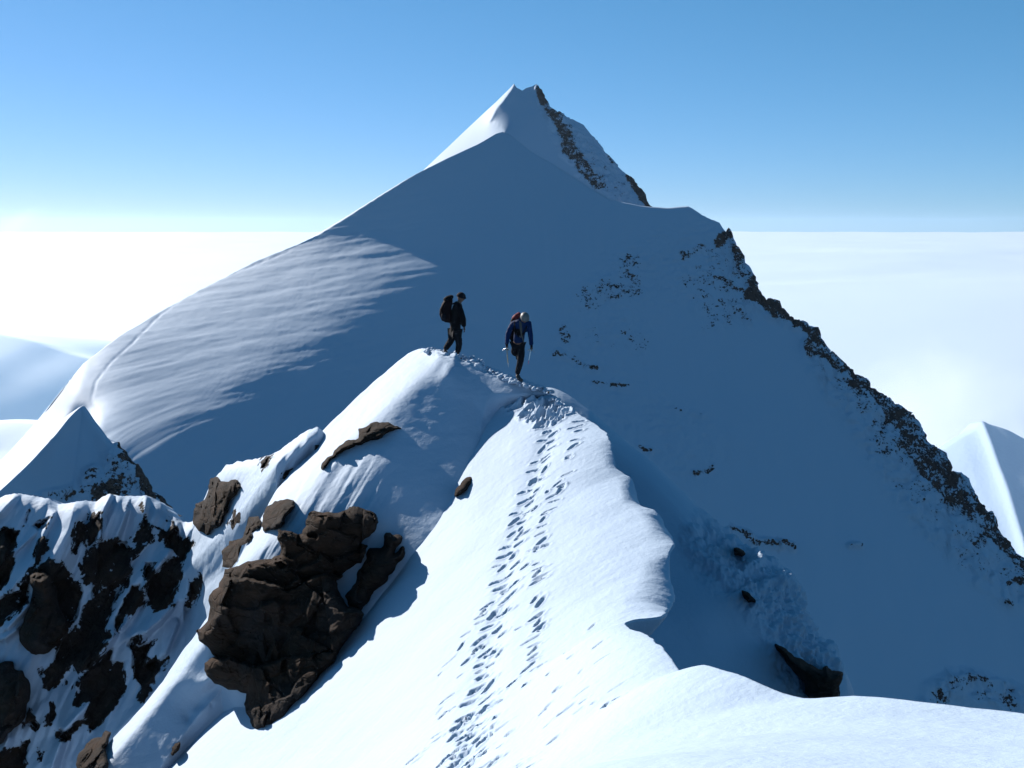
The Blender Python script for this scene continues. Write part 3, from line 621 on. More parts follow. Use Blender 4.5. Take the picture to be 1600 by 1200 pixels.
# summit pyramid: bright left flank, shaded front
SX = [520, 640, 700, 745, 775, 788, 796, 803, 808, 816, 822, 830, 838, 846, 851, 856, 870, 888, 912, 930, 945, 965, 985, 1004, 1013, 1040]
SY = [402, 286, 230, 187, 159, 146, 138, 130, 137, 141, 137, 135, 131, 141, 152, 166, 175, 184, 195, 218, 240, 260, 279, 302, 322, 380]
EDGE = [(803, 120), (803, 131), (797, 142), (787, 155), (776, 168), (769, 180), (765, 190), (776, 193), (789, 203), (789, 210), (770, 232), (700, 262), (640, 300), (600, 400)]
def S_norm(px, py):
    ins = inside(px, py, EDGE+[(300, 500), (300, 100)]); n = np.where(ins[..., None], nrm(68., 47.), nrm(-6., 48.)); return n
def SS_want(px, py):
    d = dist_poly(px, py, EDGE)[0]; ins = inside(px, py, EDGE+[(300, 500), (300, 100)]); f = sstep(2.5, -2.5, np.where(ins, -d, d))
    return .72*f-.17*(1-f), 1.0*(py < 330)*(py > np.interp(px, SX, SY)-25)*(px > 620)
SD = Depth(500, 1060, 110, 460, 2, S_norm, [(803, 133, 520, 5)], it=1500)
ZS = [([(880, 200), (920, 250), (980, 310)], 22, .02), ([(842, 138), (850, 162)], 7, 1.0), ([(862, 175), (885, 210), (890, 235), (912, 262), (935, 288)], 13, .52), ([(985, 275), (1003, 305), (1012, 320)], 11, .8), ([(930, 215), (960, 255)], 5, .3), ([(875, 190), (885, 222)], 7, .6)]
def rock_S(G, px, py): return zones(px, py, ZS, .5)
def disp_S(G, px, py, rk, n, front):
    w = sstep(-.9, .4, rk)
    s = .5*fbm(n3(G[..., 0]*.02, G[..., 1]*.02, G[..., 2]*.03), 3)
    r = w*(fbm(n3(G[..., 0]*.12, G[..., 1]*.12, G[..., 2]*.2), 5, .6, True)*2.2+facets(G, 3.0)*.8)
    return n*(s+r*.7)[..., None]
face_mesh('summit', SX, SY, 520, 1036, 1.1, rowsteps(230, .8, 1.8), SD, M_mid, disp_S, rock_S, ((6, -5), (25, -22), (80, -90), (180, -240)), lambda c: np.interp(c, [780, 830], [50, 5]))

# small snow pyramid at the left
ZP = [([(205, 730), (240, 790)], 22, .3), ([(182, 690), (215, 735), (245, 775), (275, 805)], 9, .75), ([(195, 725), (200, 760), (160, 780)], 32, .42), ([(110, 770), (60, 785)], 14, .35), ([(150, 745), (135, 775)], 18, .25)]
def rock_P(G, px, py): return zones(px, py, ZP)
def disp_P(G, px, py, rk, n, front):
    w = sstep(-.9, .4, rk)
    return n*(.3*fbm(n3(G[..., 0]*.05, G[..., 1]*.05, G[..., 2]*.06), 4)+w*(fbm(n3(G[..., 0]*.2, G[..., 1]*.2, G[..., 2]*.3), 4, .6, True)*1.1))[..., None]
cols = []
for (px, py, D) in [(-160, 905, 128), (-80, 838, 138), (0, 766, 150), (60, 708, 160), (85, 680, 166), (108, 652, 171), (130, 634, 175), (150, 660, 174), (176, 694, 172), (215, 738, 170), (242, 778, 168), (272, 806, 166), (340, 880, 160)]:
    cols.append((px, py, D, [(py+40, 50, -12), (py+120, 50, -12), (py+260, 50, -12)], ((6, -4), (30, -34), (80, -120)) if px <= 130 else ((6, -8), (30, -34), (80, -120)), 75 if px <= 130 else 0))
mountain('snow_pyramid', cols, M_mid, 1.6, (2, 3, 4, 40, 50, 40), disp_P, rock_P)

# far hills
def hill(name, pts, D, depth, zlow, seed, amp, slope=.45, gx=0.0, dark=-1, mat=None, ns=3.1, octv=5):
    px = np.array([p[0] for p in pts], float); py = np.array([p[1] for p in pts], float)
    ui = np.linspace(px[0], px[-1], 260); cy = pchip(px, py, ui); Pk = unproj(ui, cy, D)
    v = np.concatenate([np.linspace(-1, 0, 30, endpoint=False), np.linspace(0, 1, 150)])
    X = Pk[:, None, 0]+v[None]*depth*gx; Yv = Pk[:, None, 1]-v[None]*depth
    Zv = Pk[:, None, 2]-np.abs(v[None])**1.15*depth*slope
    am = np.minimum(np.abs(v)*6, 1)[None]
    nn = fbm(n3(X/depth*ns, Yv/depth*ns, seed), octv, .5)
    Zv = Zv+nn*amp*am
    G = np.stack([X, Yv, Zv], -1); o = grid_obj(name, G, mat or M_far, {'rock': np.full(G.shape[:2], dark)+0*nn}); return tag(o, kind='structure')
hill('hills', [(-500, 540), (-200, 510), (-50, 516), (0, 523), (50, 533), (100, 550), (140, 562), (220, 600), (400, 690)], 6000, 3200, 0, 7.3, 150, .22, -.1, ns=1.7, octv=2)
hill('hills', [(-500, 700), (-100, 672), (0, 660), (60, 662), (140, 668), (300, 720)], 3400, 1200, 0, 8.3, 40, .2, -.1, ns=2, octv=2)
hill('hills', [(1300, 840), (1400, 740), (1470, 705), (1500, 686), (1526, 670), (1535, 658), (1544, 662), (1570, 670), (1610, 690), (1700, 720), (1900, 780)], 5200, 1900, 0, 5.1, 70, .36, -.25, mat=M_peak, ns=2.2, octv=3)

# ------------------------------------------------------------------ sea of cloud
def cloud_mat():
    m, t, b, out = newmat('cloud_white')
    b.inputs['Base Color'].default_value = (.50, .55, .585, 1); b.inputs['Roughness'].default_value = .6; b.inputs['Specular IOR Level'].default_value = 1.0
    return m
M_cloud = cloud_mat()
th = np.radians(np.linspace(40, 140, 301)); r = np.concatenate([np.geomspace(900, 500000, 320)])
Xc = r[None]*np.cos(th)[:, None]; Yc = r[None]*np.sin(th)[:, None]
Zc = -2100+(50*fbm(n3(Xc/1800, Yc/1800, 2), 4)*np.exp(-r/20000)+600*fbm(n3(Xc/22000, Yc/22000, 5), 4, .45)*sstep(6000, 60000, r))[...]
cs = grid_obj('cloud_sea', np.stack([Xc, Yc, Zc], -1), M_cloud); tag(cs, kind='stuff')

# ------------------------------------------------------------------ rock outcrops (things)
def jag(poly, rs, amp=.10, n=2):
    P = [np.array(p, float) for p in poly]
    for _ in range(n):
        o = []
        for k in range(len(P)):
            a, b = P[k], P[(k+1) % len(P)]; d = b-a; o.append(a); o.append((a+b)/2+np.array([-d[1], d[0]])*rs.uniform(-amp, amp)+d*rs.uniform(-.12, .12))
        P = o
    return np.array(P)
def outcrop(label, poly, depth, bulge, step=2.5, width=14, seed=1, fac=1.0, back=.7, strata=0.0, name='rock_outcrop'):
    """a rock with the given outline at its own distance: faceted swelling front, sides that run back into the snow"""
    rs = np.random.RandomState(seed); P = jag(poly, rs, .15); width = width*.6; step = step*.8
    x0, y0 = P.min(0)-step; x1, y1 = P.max(0)+step
    gx, gy = np.meshgrid(np.arange(x0, x1+step, step), np.arange(y0, y1+step, step), indexing='ij')
    ins = inside(gx, gy, P); cell = ins[:-1, :-1] & ins[1:, :-1] & ins[1:, 1:] & ins[:-1, 1:]
    # drop odd corners, then snap the border onto the outline
    idx = np.arange(gx.size).reshape(gx.shape); F = np.stack([idx[:-1, :-1], idx[:-1, 1:], idx[1:, 1:], idx[1:, :-1]], -1)[cell]
    used = np.unique(F); remap = -np.ones(gx.size, int); remap[used] = np.arange(len(used)); F = remap[F]
    X = gx.ravel()[used]; Y = gy.ravel()[used]
    E = np.concatenate([F[:, [0, 1]], F[:, [1, 2]], F[:, [2, 3]], F[:, [3, 0]]]); key = {}
    for a, b in E: key[(a, b)] = 1
    B = [(a, b) for a, b in E if (b, a) not in key]; bv = np.unique(np.array(B))
    PL = np.concatenate([P, P[:1]])
    for v in bv:
        best = 1e9; q = None
        a = PL[:-1]; d = PL[1:]-a; t = np.clip(((X[v]-a[:, 0])*d[:, 0]+(Y[v]-a[:, 1])*d[:, 1])/np.maximum((d**2).sum(1), 1e-9), 0, 1)
        c = a+d*t[:, None]; r = np.hypot(c[:, 0]-X[v], c[:, 1]-Y[v]); k = r.argmin(); X[v], Y[v] = c[k]
    dd = dist_poly(X, Y, list(map(tuple, PL)))[0]
    D = depth(X, Y); Q = unproj(X, Y, D); pm = D.mean()/FP
    up = 1-np.exp(-dd/width); Qs = Q+fbm(Q*.8, 3)[:, None]*.4
    f = facets(Qs, 46*pm*fac, seed)*1.0+facets(Qs, 17*pm*fac, seed+5)*.22+fbm(Q/(30*pm), 5, .55, True)*.25
    if strata: f = f+np.abs(((Q[:, 2]*1.0+Q[:, 0]*.45+fbm(Q*.5, 2)*.6)/strata) % 1-.5)*.16
    D = D-bulge*(.75*up+.12)-f*bulge*.30*sstep(0, 5, dd)
    V = unproj(X, Y, D); n0 = len(V); bmap = {v: n0+i for i, v in enumerate(bv)}
    c = np.array([X.mean(), Y.mean()]); sx = c[0]+(X[bv]-c[0])*.9; sy = c[1]+(Y[bv]-c[1])*.9
    Vb = unproj(sx, sy, D[bv]+back+bulge); V = np.concatenate([V, Vb, Vb.mean(0)[None]+np.array([[0, back*.5, 0]])]); cc = len(V)-1
    FF = [tuple(f) for f in F]+[(b, a, bmap[a], bmap[b]) for a, b in B]+[(bmap[b], bmap[a], cc) for a, b in B]
    org = np.array([V[:n0, 0].mean(), V[:n0, 1].mean(), V[:n0, 2].min()]); V = V-org
    me = bpy.data.meshes.new(name); me.from_pydata(V.tolist(), [], FF); me.update(); me.validate()
    o = link(name, me, M_rock); o.location = org; tag(o, label, 'rock')
    try: me.set_sharp_from_angle(angle=math.radians(32))
    except Exception: pass
    return o
CRAG = zz(z3, [(690, 780), (720, 797), (800, 812), (850, 815), (880, 760), (890, 690), (930, 665), (1060, 680), (1140, 660), (1190, 635), (1250, 650), (1340, 690), (1355, 740), (1330, 800), (1250, 860), (1240, 880), (1290, 885), (1270, 940), (1240, 1010), (1150, 1060), (1085, 1120)])+\
  zz(z4, [(868, 160), (875, 215), (900, 260), (930, 310), (990, 320), (1020, 350), (1000, 400), (960, 445), (860, 620), (740, 745), (620, 875), (520, 985), (420, 1005), (390, 960), (370, 900), (355, 850), (370, 790), (240, 750), (150, 690), (140, 620), (200, 590), (170, 550), (110, 500), (90, 440), (160, 370), (165, 250), (240, 150), (250, 100), (320, 85)])+\
  zz(z3, [(430, 1030), (550, 990), (705, 955), (710, 900)])
def crag_depth(x, y):
    D = np.minimum(.3*SP(x, y)+.7*(22.2+.0026*(x-310)+.0022*(y-900)), SP(x, y)-.15)-.15
    for pts, a, w in (([(300, 938), (345, 905), (400, 908), (450, 925), (500, 900), (560, 905)], .55, 70), ([(300, 1018), (345, 1030), (400, 1045), (455, 1030), (520, 1020)], .45, 60), ([(470, 800), (462, 850), (520, 880), (600, 850)], .35, 50), ([(370, 880), (440, 880), (500, 935), (470, 990)], .3, 40)):
        d, sg, pr = dist_poly(x, y+fbm(n3(x*.05, y*.05, 1), 3)*8, pts); D = D+np.where(sg > 0, 1, 0)*a*np.exp(-d/w)*sstep(0, 5, d)*(pr > 0)*(pr < 1)
    return D
outcrop('huge dark brown crag hanging over the snow below the climbers', CRAG, crag_depth, .8, 1.6, 10, 3, 1.0, strata=.9, back=4)
outcrop('slanting dark rock fin between the huge crag and the bright slope', zz(z3, [(1400, 810), (1430, 805), (1450, 825), (1490, 820), (1515, 840), (1500, 880), (1480, 900), (1460, 945), (1490, 920), (1520, 890), (1530, 940), (1480, 1010), (1420, 1090), (1330, 1190)])+zz(z4, [(1060, 250), (1010, 325), (985, 335), (930, 300), (910, 250), (950, 210), (980, 150), (1012, 80)])+zz(z3, [(1290, 910), (1370, 910), (1390, 860)]), lambda x, y: SP(x, y)-.05, .7, 2.2, 12, 8)
outcrop('flat brown rock streak in the snow just below the crest of the climbers', zz(z3, [(975, 370), (1050, 300), (1060, 270), (1110, 230), (1170, 200), (1222, 185), (1215, 125), (1300, 90), (1380, 83), (1460, 108), (1520, 130), (1430, 145), (1400, 160), (1330, 200), (1270, 215), (1210, 235), (1180, 250), (1100, 290), (1060, 320), (1020, 360), (980, 400)]), lambda x, y: SP(x, y), .5, 1.8, 9, 11)
outcrop('brown rock tooth standing on the skyline beside a rounded snow cap', zz(z3, [(250, 450), (290, 440), (310, 475), (360, 475), (400, 460), (430, 465), (450, 510), (420, 560), (370, 620), (340, 700), (290, 780), (230, 830), (170, 800), (140, 760), (135, 700), (150, 640), (145, 620), (210, 590), (235, 520)]), lambda x, y: DE(x, np.maximum(y, skyE(x)+4))-.1, 1.1, 2.0, 10, 15)
outcrop('brown rock block under a snow lobe, left of the huge crag top', zz(z3, [(600, 680), (670, 600), (720, 590), (800, 598), (805, 640), (745, 700), (715, 775), (620, 795), (600, 805), (580, 760), (590, 700)]), lambda x, y: np.minimum(DE(x, y), SP(x, y))-.1, .7, 2.0, 9, 21)
outcrop('dark angular rock band stepping down the snow left of the huge crag', zz(z3, [(500, 700), (570, 690), (582, 740), (560, 790), (520, 800), (515, 860), (440, 900), (430, 960), (430, 990), (390, 1040), (320, 1040), (325, 980), (320, 930), (380, 850), (400, 870), (460, 840), (480, 780)]), lambda x, y: np.minimum(DE(x, y), SP(x, y))-.1, .6, 2.0, 8, 24)
outcrop('small dark rock at the left edge of the bright slope below the climbers', [(711, 777), (712, 764), (722, 752), (738, 742), (741, 748), (734, 762), (722, 773)], lambda x, y: SP(x, y)-.2, .4, 1.6, 5, 31)
outcrop('large rounded dark rock bulging out of the rocky slope at far left', zz(z1, [(235, 790), (290, 770), (400, 790), (440, 930), (470, 1060), (540, 1160)])+zz(z2, [(540, 130), (470, 200), (400, 280), (330, 312), (280, 318), (210, 280), (160, 220), (150, 120), (190, 20)])+zz(z1, [(235, 1010)]), lambda x, y: DE(x, y)-.1, 1.5, 2.4, 16, 35, 1.1, strata=1.1)
outcrop('black rock wall at the left edge of the view, low in the rocky slope', zz(z2, [(-60, 370), (110, 370), (120, 430), (180, 440), (240, 600), (210, 700), (180, 830), (60, 930), (30, 1000), (-60, 1040)]), lambda x, y: DE(x, y)-.1, 1.3, 2.4, 14, 38)
outcrop('brown humped rock at the bottom edge, left of the smooth shaded chute', zz(z2, [(600, 1140), (620, 1080), (700, 990), (790, 960), (830, 900), (870, 920), (860, 950), (820, 1040), (850, 1160), (845, 1260), (590, 1260)]), lambda x, y: np.minimum(DE(x, y), SP(x, y))-.15, .9, 2.2, 9, 41)
outcrop('small dark stone on the edge between the shaded chute and the lit slope', zz(z2, [(1340, 1040), (1370, 1005), (1412, 990), (1404, 1045), (1350, 1112), (1335, 1090)]), lambda x, y: SP(x, y)-.2, .3, 1.5, 5, 44)
def z5(X, Y): return (1000+X/2.667, 750+Y/2.667)
def rdepth(x, y): return np.interp(y, [850, 940, 1010, 1090], [23.0, 21.6, 20.9, 20.2])+0*x
outcrop('dark wedge of rock at the foot of the shaded flank behind the near hump', zz(z5, [(545, 675), (580, 690), (610, 705), (640, 735), (700, 765), (760, 790), (775, 770), (800, 795), (845, 800), (845, 830), (830, 860), (835, 885), (830, 930), (720, 930), (640, 800), (600, 740), (570, 710)]), lambda x, y: 21.1+0*x-(y-1040)*.006, .9, 2.0, 9, 51)
outcrop('small pointed dark stone in the middle of the shaded crusted flank', zz(z5, [(420, 458), (440, 463), (470, 488), (483, 512), (450, 512), (430, 487)]), lambda x, y: 21.7+0*x, .35, 1.3, 4, 54)
outcrop('small square dark stone high on the shaded crusted flank', zz(z5, [(392, 283), (430, 293), (442, 310), (425, 322), (394, 316)]), lambda x, y: 22.9+0*x, .35, 1.3, 4, 57)

# ------------------------------------------------------------------ people
def simple_mat(name, col, rough=.8, bump=0, metal=0, var=0.0):
    m, t, b, out = newmat(name); tc = t.nodes.new('ShaderNodeTexCoord').outputs['Object']
    nz = noise(t, 9, 4, .6, tc); c2 = tuple(c*(1-.45) for c in col)+(1,)
    t.links.new(mixc(t, math_n(t, 'MULTIPLY', nz.outputs[0], .8), tuple(col)+(1,), c2), b.inputs['Base Color'])
    b.inputs['Roughness'].default_value = rough; b.inputs['Metallic'].default_value = metal; b.inputs['Specular IOR Level'].default_value = .08 if rough > .65 else .3
    if bump:
        bp = N(t, 'ShaderNodeBump'); bp.inputs['Distance'].default_value = bump; t.links.new(nz.outputs[0], bp.inputs['Height']); t.links.new(bp.outputs[0], b.inputs['Normal'])
    return m
M_skin = simple_mat('skin', (.12, .07, .05), .55); M_black = simple_mat('cloth_black', (.006, .006, .008), .85, .02); M_dark = simple_mat('cloth_dark', (.014, .013, .017), .85, .02)
M_maroon = simple_mat('pack_maroon', (.009, .0045, .006), .8, .02); M_blue = simple_mat('cloth_blue', (.002, .018, .075), .7, .02); M_red = simple_mat('fabric_red', (.12, .02, .025), .7, .01)
M_helm = simple_mat('helmet_grey', (.12, .123, .125), .5); M_boot = simple_mat('boot_dark', (.03, .03, .032), .6); M_steel = simple_mat('steel', (.45, .47, .5), .35, 0, 1); M_strap = simple_mat('strap_grey', (.09, .092, .092), .8)
M_wood = simple_mat('shaft_tan', (.30, .26, .18), .6); M_white = simple_mat('shaft_white', (.72, .74, .76), .5); M_grip = simple_mat('grip_pink', (.6, .16, .25), .6)
M_bluepants = simple_mat('trousers_black', (.010, .011, .015), .85, .02)
def skin_piece(verts, edges, sub=2):
    """skin-modifier surface grown on a skeleton {name: (x, y, z, rx, ry)}; returns (V, F)"""
    names = list(verts); me = bpy.data.meshes.new('tmp'); me.from_pydata([verts[n][:3] for n in names], [(names.index(a), names.index(b)) for a, b in edges], [])
    o = bpy.data.objects.new('tmp', me); COL.objects.link(o); sk = o.modifiers.new('skin', 'SKIN'); sk.use_smooth_shade = True
    for i, n in enumerate(names):
        v = me.skin_vertices[0].data[i]; r = verts[n][3:]; v.radius = (r[0], r[-1]); v.use_root = (i == 0)
    ss = o.modifiers.new('sub', 'SUBSURF'); ss.levels = sub; ss.render_levels = sub
    dg = bpy.context.evaluated_depsgraph_get(); dg.update(); m2 = bpy.data.meshes.new_from_object(o.evaluated_get(dg))
    V = np.array([v.co[:] for v in m2.vertices]); F = [tuple(p.vertices) for p in m2.polygons]
    bpy.data.objects.remove(o); bpy.data.meshes.remove(me); bpy.data.meshes.remove(m2); return V, F
def ball(c, r, nu=20, nv=14, fn=None):
    V = []; F = []
    for j in range(nv+1):
        th_ = math.pi*j/nv
        for i in range(nu):
            ph = 2*math.pi*i/nu; d = np.array([math.sin(th_)*math.cos(ph), math.sin(th_)*math.sin(ph), math.cos(th_)])
            V.append(np.array(c)+(d*np.array(r) if fn is None else fn(d)))
    for j in range(nv):
        for i in range(nu): F.append((j*nu+i, (j+1)*nu+i, (j+1)*nu+(i+1) % nu, j*nu+(i+1) % nu))
    return np.array(V), F
def merge(*parts):
    V = []; F = []; n = 0
    for v, f in parts: V.append(v); F += [tuple(i+n for i in p) for p in f]; n += len(v)
    return np.concatenate(V), F
def piece(name, VF, mat, parent=None, wrinkle=0.0, loc=None):
    V, F = VF; V = np.array(V, float)
    if wrinkle:
        c = V.mean(0); V = V+fbm(V*np.array([9, 9, 16]), 3)[:, None]*wrinkle*(V-c)/np.maximum(np.linalg.norm(V-c, axis=1)[:, None], .05)
    me = bpy.data.meshes.new(name); me.from_pydata(V.tolist(), [], F); me.update(); me.validate(); o = link(name, me, mat, parent)
    if loc is not None: o.location = loc
    return o
def chain(pts, r):  # tube skeleton
    v = {i: tuple(p)+(r[i] if isinstance(r, (list, tuple)) else r,) for i, p in enumerate(pts)}; return v, [(i, i+1) for i in range(len(pts)-1)]
def tubep(pts, r, sub=1): return skin_piece(*chain(pts, r), sub)
def fingers(wrist, d, side, curl):
    """palm plus four fingers and a thumb; d = direction of the hand, side = direction across the knuckles towards the thumb, curl = towards the palm"""
    w, d, s, c = (np.array(q, float) for q in (wrist, d, side, curl)); parts = []
    pal = w+d*.085
    parts.append(skin_piece({0: tuple(w-d*.02)+(.024, .020), 1: tuple(w+d*.04)+(.036, .020), 2: tuple(pal)+(.038, .018)}, [(0, 1), (1, 2)], 2))
    for k, (off, ln) in enumerate([(.027, .92), (.009, 1.0), (-.009, .95), (-.026, .75)]):
        b = w+d*.08+s*off; p1 = b+(d*.034+c*.008)*ln; p2 = p1+(d*.016+c*.024)*ln; p3 = p2+(-d*.006+c*.022)*ln
        parts.append(tubep([b, p1, p2, p3], [.0100, .0095, .0088, .0078], 1))
    b = w+d*.03+s*.030; parts.append(tubep([b, b+d*.022+s*.020+c*.008, b+d*.040+s*.016+c*.030], [.012, .011, .009], 1))
    return merge(*parts)
def head(c, face, r=(.078, .098, .118)):
    """head with brow, nose, mouth, chin, ears; face = unit vector the face looks along"""
    f = Vector(face).normalized(); up = Vector((0, 0, 1)); rt = f.cross(up).normalized(); u2 = rt.cross(f)
    def fn(d):
        x, yv, z = d; k = 1.0
        jaw = max(0, -z); w = 1-.28*jaw*jaw; fr = max(0, yv)
        yy = yv*r[1]*(1-.10*jaw*(yv < 0)*1.6); yy += .020*math.exp(-((x/.16)**2+((z+.12)/.16)**2))*fr*1.4      # nose
        yy -= .010*(math.exp(-(((abs(x)-.36)/.16)**2+((z-.08)/.13)**2)))*fr                                        # eye sockets
        yy += .006*math.exp(-((x/.28)**2+((z+.47)/.07)**2))*fr-.004*math.exp(-((x/.3)**2+((z+.40)/.03)**2))*fr      # lips
        yy += .010*math.exp(-((x/.25)**2+((z+.80)/.16)**2))*fr                                                      # chin
        xx = x*r[0]*w+math.copysign(.014, x)*math.exp(-((yv/.16)**2+((z+.02)/.2)**2))*(abs(x) > .75)
        p = rt*xx+f*yy+u2*(z*r[2]); return np.array(p)
    return ball(c, None, 36, 26, fn)
def eyes(c, face, parent):
    f = Vector(face).normalized(); rt = f.cross(Vector((0, 0, 1))).normalized(); u2 = rt.cross(f)
    for sx in (-1, 1):
        p = np.array(Vector(c)+f*.084+rt*(.030*sx)+u2*.010); piece('eye', ball(p, (.011, .011, .008), 12, 8), M_dark, parent)

def U3(f, k=.00256, o=(440, 850)):
    return lambda X, Z, Yd=0.0, *r: ((X-o[0])*k, Yd, (o[1]-Z)*k)+tuple(r)
# ---- person on the left: dark clothes, big pack, seen from the side, walking to the right
A1 = np.array([(706-800)/FP*28.9, 28.9, -(558-HZ)/FP*28.9])
w = U3(None)
body = {'pelvis': w(470, 590, .0, .115, .10), 'waist': w(480, 500, 0, .125, .105), 'chest': w(490, 390, 0, .145, .12), 'sh': w(500, 318, 0, .12, .085), 'neck': w(518, 278, -.01, .055), 'skull': w(532, 245, -.01, .06),
  'hr': w(495, 600, -.09, .09), 'kr': w(520, 700, -.10, .062), 'ar': w(500, 812, -.09, .042), 'fr': w(525, 848, -.11, .038, .03), 'tr': w(552, 858, -.13, .032, .024),
  'hl': w(455, 600, .09, .09), 'kl': w(425, 692, .10, .062), 'al': w(362, 782, .10, .042), 'fl': w(372, 806, .09, .036, .03), 'tl': w(398, 812, .08, .03, .022),
  'sr': w(512, 322, -.17, .062), 'er': w(560, 440, -.20, .044), 'wr': w(570, 535, -.17, .026), 'sl': w(495, 322, .17, .062), 'el': w(470, 430, .22, .044), 'wl': w(425, 535, .22, .026)}
be = [('pelvis', 'waist'), ('waist', 'chest'), ('chest', 'sh'), ('sh', 'neck'), ('neck', 'skull'), ('pelvis', 'hr'), ('hr', 'kr'), ('kr', 'ar'), ('ar', 'fr'), ('fr', 'tr'), ('pelvis', 'hl'), ('hl', 'kl'), ('kl', 'al'), ('al', 'fl'), ('fl', 'tl'),
  ('sh', 'sr'), ('sr', 'er'), ('er', 'wr'), ('sh', 'sl'), ('sl', 'el'), ('el', 'wl')]
def sub_sk(names, grow, edges=be, src=None):
    src = src or body
    if 'kr' in names and src is body: src = dict(src); src['pelvis'] = src['pelvis'][:3]+(.115, .10)      # trousers: narrow waist under the jacket
    return {n: src[n][:3]+tuple(r+grow for r in src[n][3:]) for n in names}, [e for e in edges if e[0] in names and e[1] in names]
fc1 = (.88, -.42, -.28); hc1 = np.array(w(536, 232, -.02))
P1 = piece('person', merge(skin_piece(body, be, 2), head(hc1, fc1), fingers(np.array(body['wr'][:3]), (.1, -.1, -.98), (.3, -.9, .1), (-.5, -.2, -.1)), fingers(np.array(body['wl'][:3]), (-.2, 0, -.98), (.9, 0, 0), (-.3, -.5, -.1))), M_skin, loc=A1)
tag(P1, 'person in dark clothes with a big pack, walking down the crest behind the other', 'person', 'climbers on the crest')
jk = sub_sk(['pelvis', 'waist', 'chest', 'sh', 'neck', 'sr', 'er', 'wr', 'sl', 'el', 'wl', 'hr', 'hl'], .040)
for n in ('hr', 'hl'): x_ = jk[0][n]; jk[0][n] = (x_[0], x_[1]*.75, x_[2]-.07, .135)
jk[0]['pelvis'] = jk[0]['pelvis'][:3]+(.185, .16)
piece('jacket', skin_piece(*jk, 2), M_black, P1, .02)
piece('trousers', skin_piece(*sub_sk(['pelvis', 'hr', 'kr', 'ar', 'hl', 'kl', 'al'], .032), 2), M_bluepants, P1, .02)
for a_, f_, t_ in (('ar', 'fr', 'tr'), ('al', 'fl', 'tl')): piece('boot', skin_piece(*sub_sk([a_, f_, t_], .018), 2), M_boot, P1)
eyes(hc1, fc1, P1)
def helmet(c, face, mat, parent, r=(.108, .128, .115), brim=.02, name='helmet'):
    f = Vector(face).normalized(); rt = f.cross(Vector((0, 0, 1))).normalized(); u2 = rt.cross(f)
    def fn(d):
        z = max(d[2], -.18); k = 1.0+(.04 if d[2] < -.05 else 0); ridge = 1+.012*math.cos(6*math.atan2(d[0], .4+abs(d[2])))
        p = rt*(d[0]*r[0]*k*ridge)+f*(d[1]*r[1]*k+(brim if d[1] > .3 and d[2] < .1 else 0))+u2*(z*r[2]); return np.array(p)
    return piece(name, ball(np.array(c)+np.array(u2)*.03-np.array(f)*.008, None, 28, 18, fn), mat, parent)
helmet(hc1, fc1, M_dark, P1)
def loftbox(sections, n=16, p=3.2):
    """closed body from super-ellipse sections: (centre, half u vec, half v vec)"""
    V = []; F = []
    for c, uu, vv in sections:
        for i in range(n):
            t_ = 2*math.pi*i/n; cu, su = math.cos(t_), math.sin(t_); V.append(np.array(c)+np.array(uu)*math.copysign(abs(cu)**(2/p), cu)+np.array(vv)*math.copysign(abs(su)**(2/p), su))
    m_ = len(sections)
    for j in range(m_-1):
        for i in range(n): F.append((j*n+i, j*n+(i+1) % n, (j+1)*n+(i+1) % n, (j+1)*n+i))
    V.append(np.array(sections[0][0])); V.append(np.array(sections[-1][0])); a_, b_ = len(V)-2, len(V)-1
    for i in range(n): F.append((a_, (i+1) % n, i)); F.append((b_, (m_-1)*n+i, (m_-1)*n+(i+1) % n))
    return np.array(V), F
bk = bpy.data.objects.new('backpack', None); COL.objects.link(bk); bk.location = A1; tag(bk, 'big dark maroon backpack worn by the person in dark clothes', 'backpack', None)
sec = [(w(400, 492, .02), (.08, 0, -.02), (0, .10, 0)), (w(385, 470, .02), (.13, 0, -.02), (0, .14, 0)), (w(375, 410, .02), (.165, 0, -.01), (0, .165, 0)), (w(378, 350, .02), (.155, 0, 0), (0, .165, 0)), (w(392, 290, .02), (.14, 0, .02), (0, .155, 0)), (w(404, 250, .02), (.11, 0, .02), (0, .14, 0)), (w(410, 236, .02), (.06, 0, .01), (0, .09, 0))]
piece('pack_body', loftbox(sec, 20), M_maroon, bk, .03)
piece('lid', loftbox([(w(402, 262, .02), (.10, 0, .02), (0, .14, 0)), (w(404, 245, .02), (.135, 0, .03), (0, .155, 0)), (w(407, 225, .02), (.125, 0, .03), (0, .145, 0)), (w(408, 212, .02), (.07, 0, .02), (0, .09, 0))], 20), M_black, bk, .02)
for sy in (-.10, .12): piece('strap', tubep([w(440, 300, sy), w(480, 285, sy*1.1), w(528, 320, sy*1.15), w(532, 390, sy*1.1), w(480, 460, sy*1.25), w(430, 470, sy)], .018), M_black, bk)
piece('hip_belt', tubep([w(430, 485, -.10), w(480, 500, -.155), w(540, 505, -.06), w(540, 505, .06), w(480, 500, .155), w(430, 485, .12)], .020), M_dark, bk)
piece('side_pocket', loftbox([(w(360, 470, -.15), (.05, 0, 0), (0, .03, 0)), (w(358, 440, -.16), (.07, 0, 0), (0, .045, 0)), (w(362, 395, -.16), (.06, 0, 0), (0, .035, 0))], 12), M_dark, bk, .01)

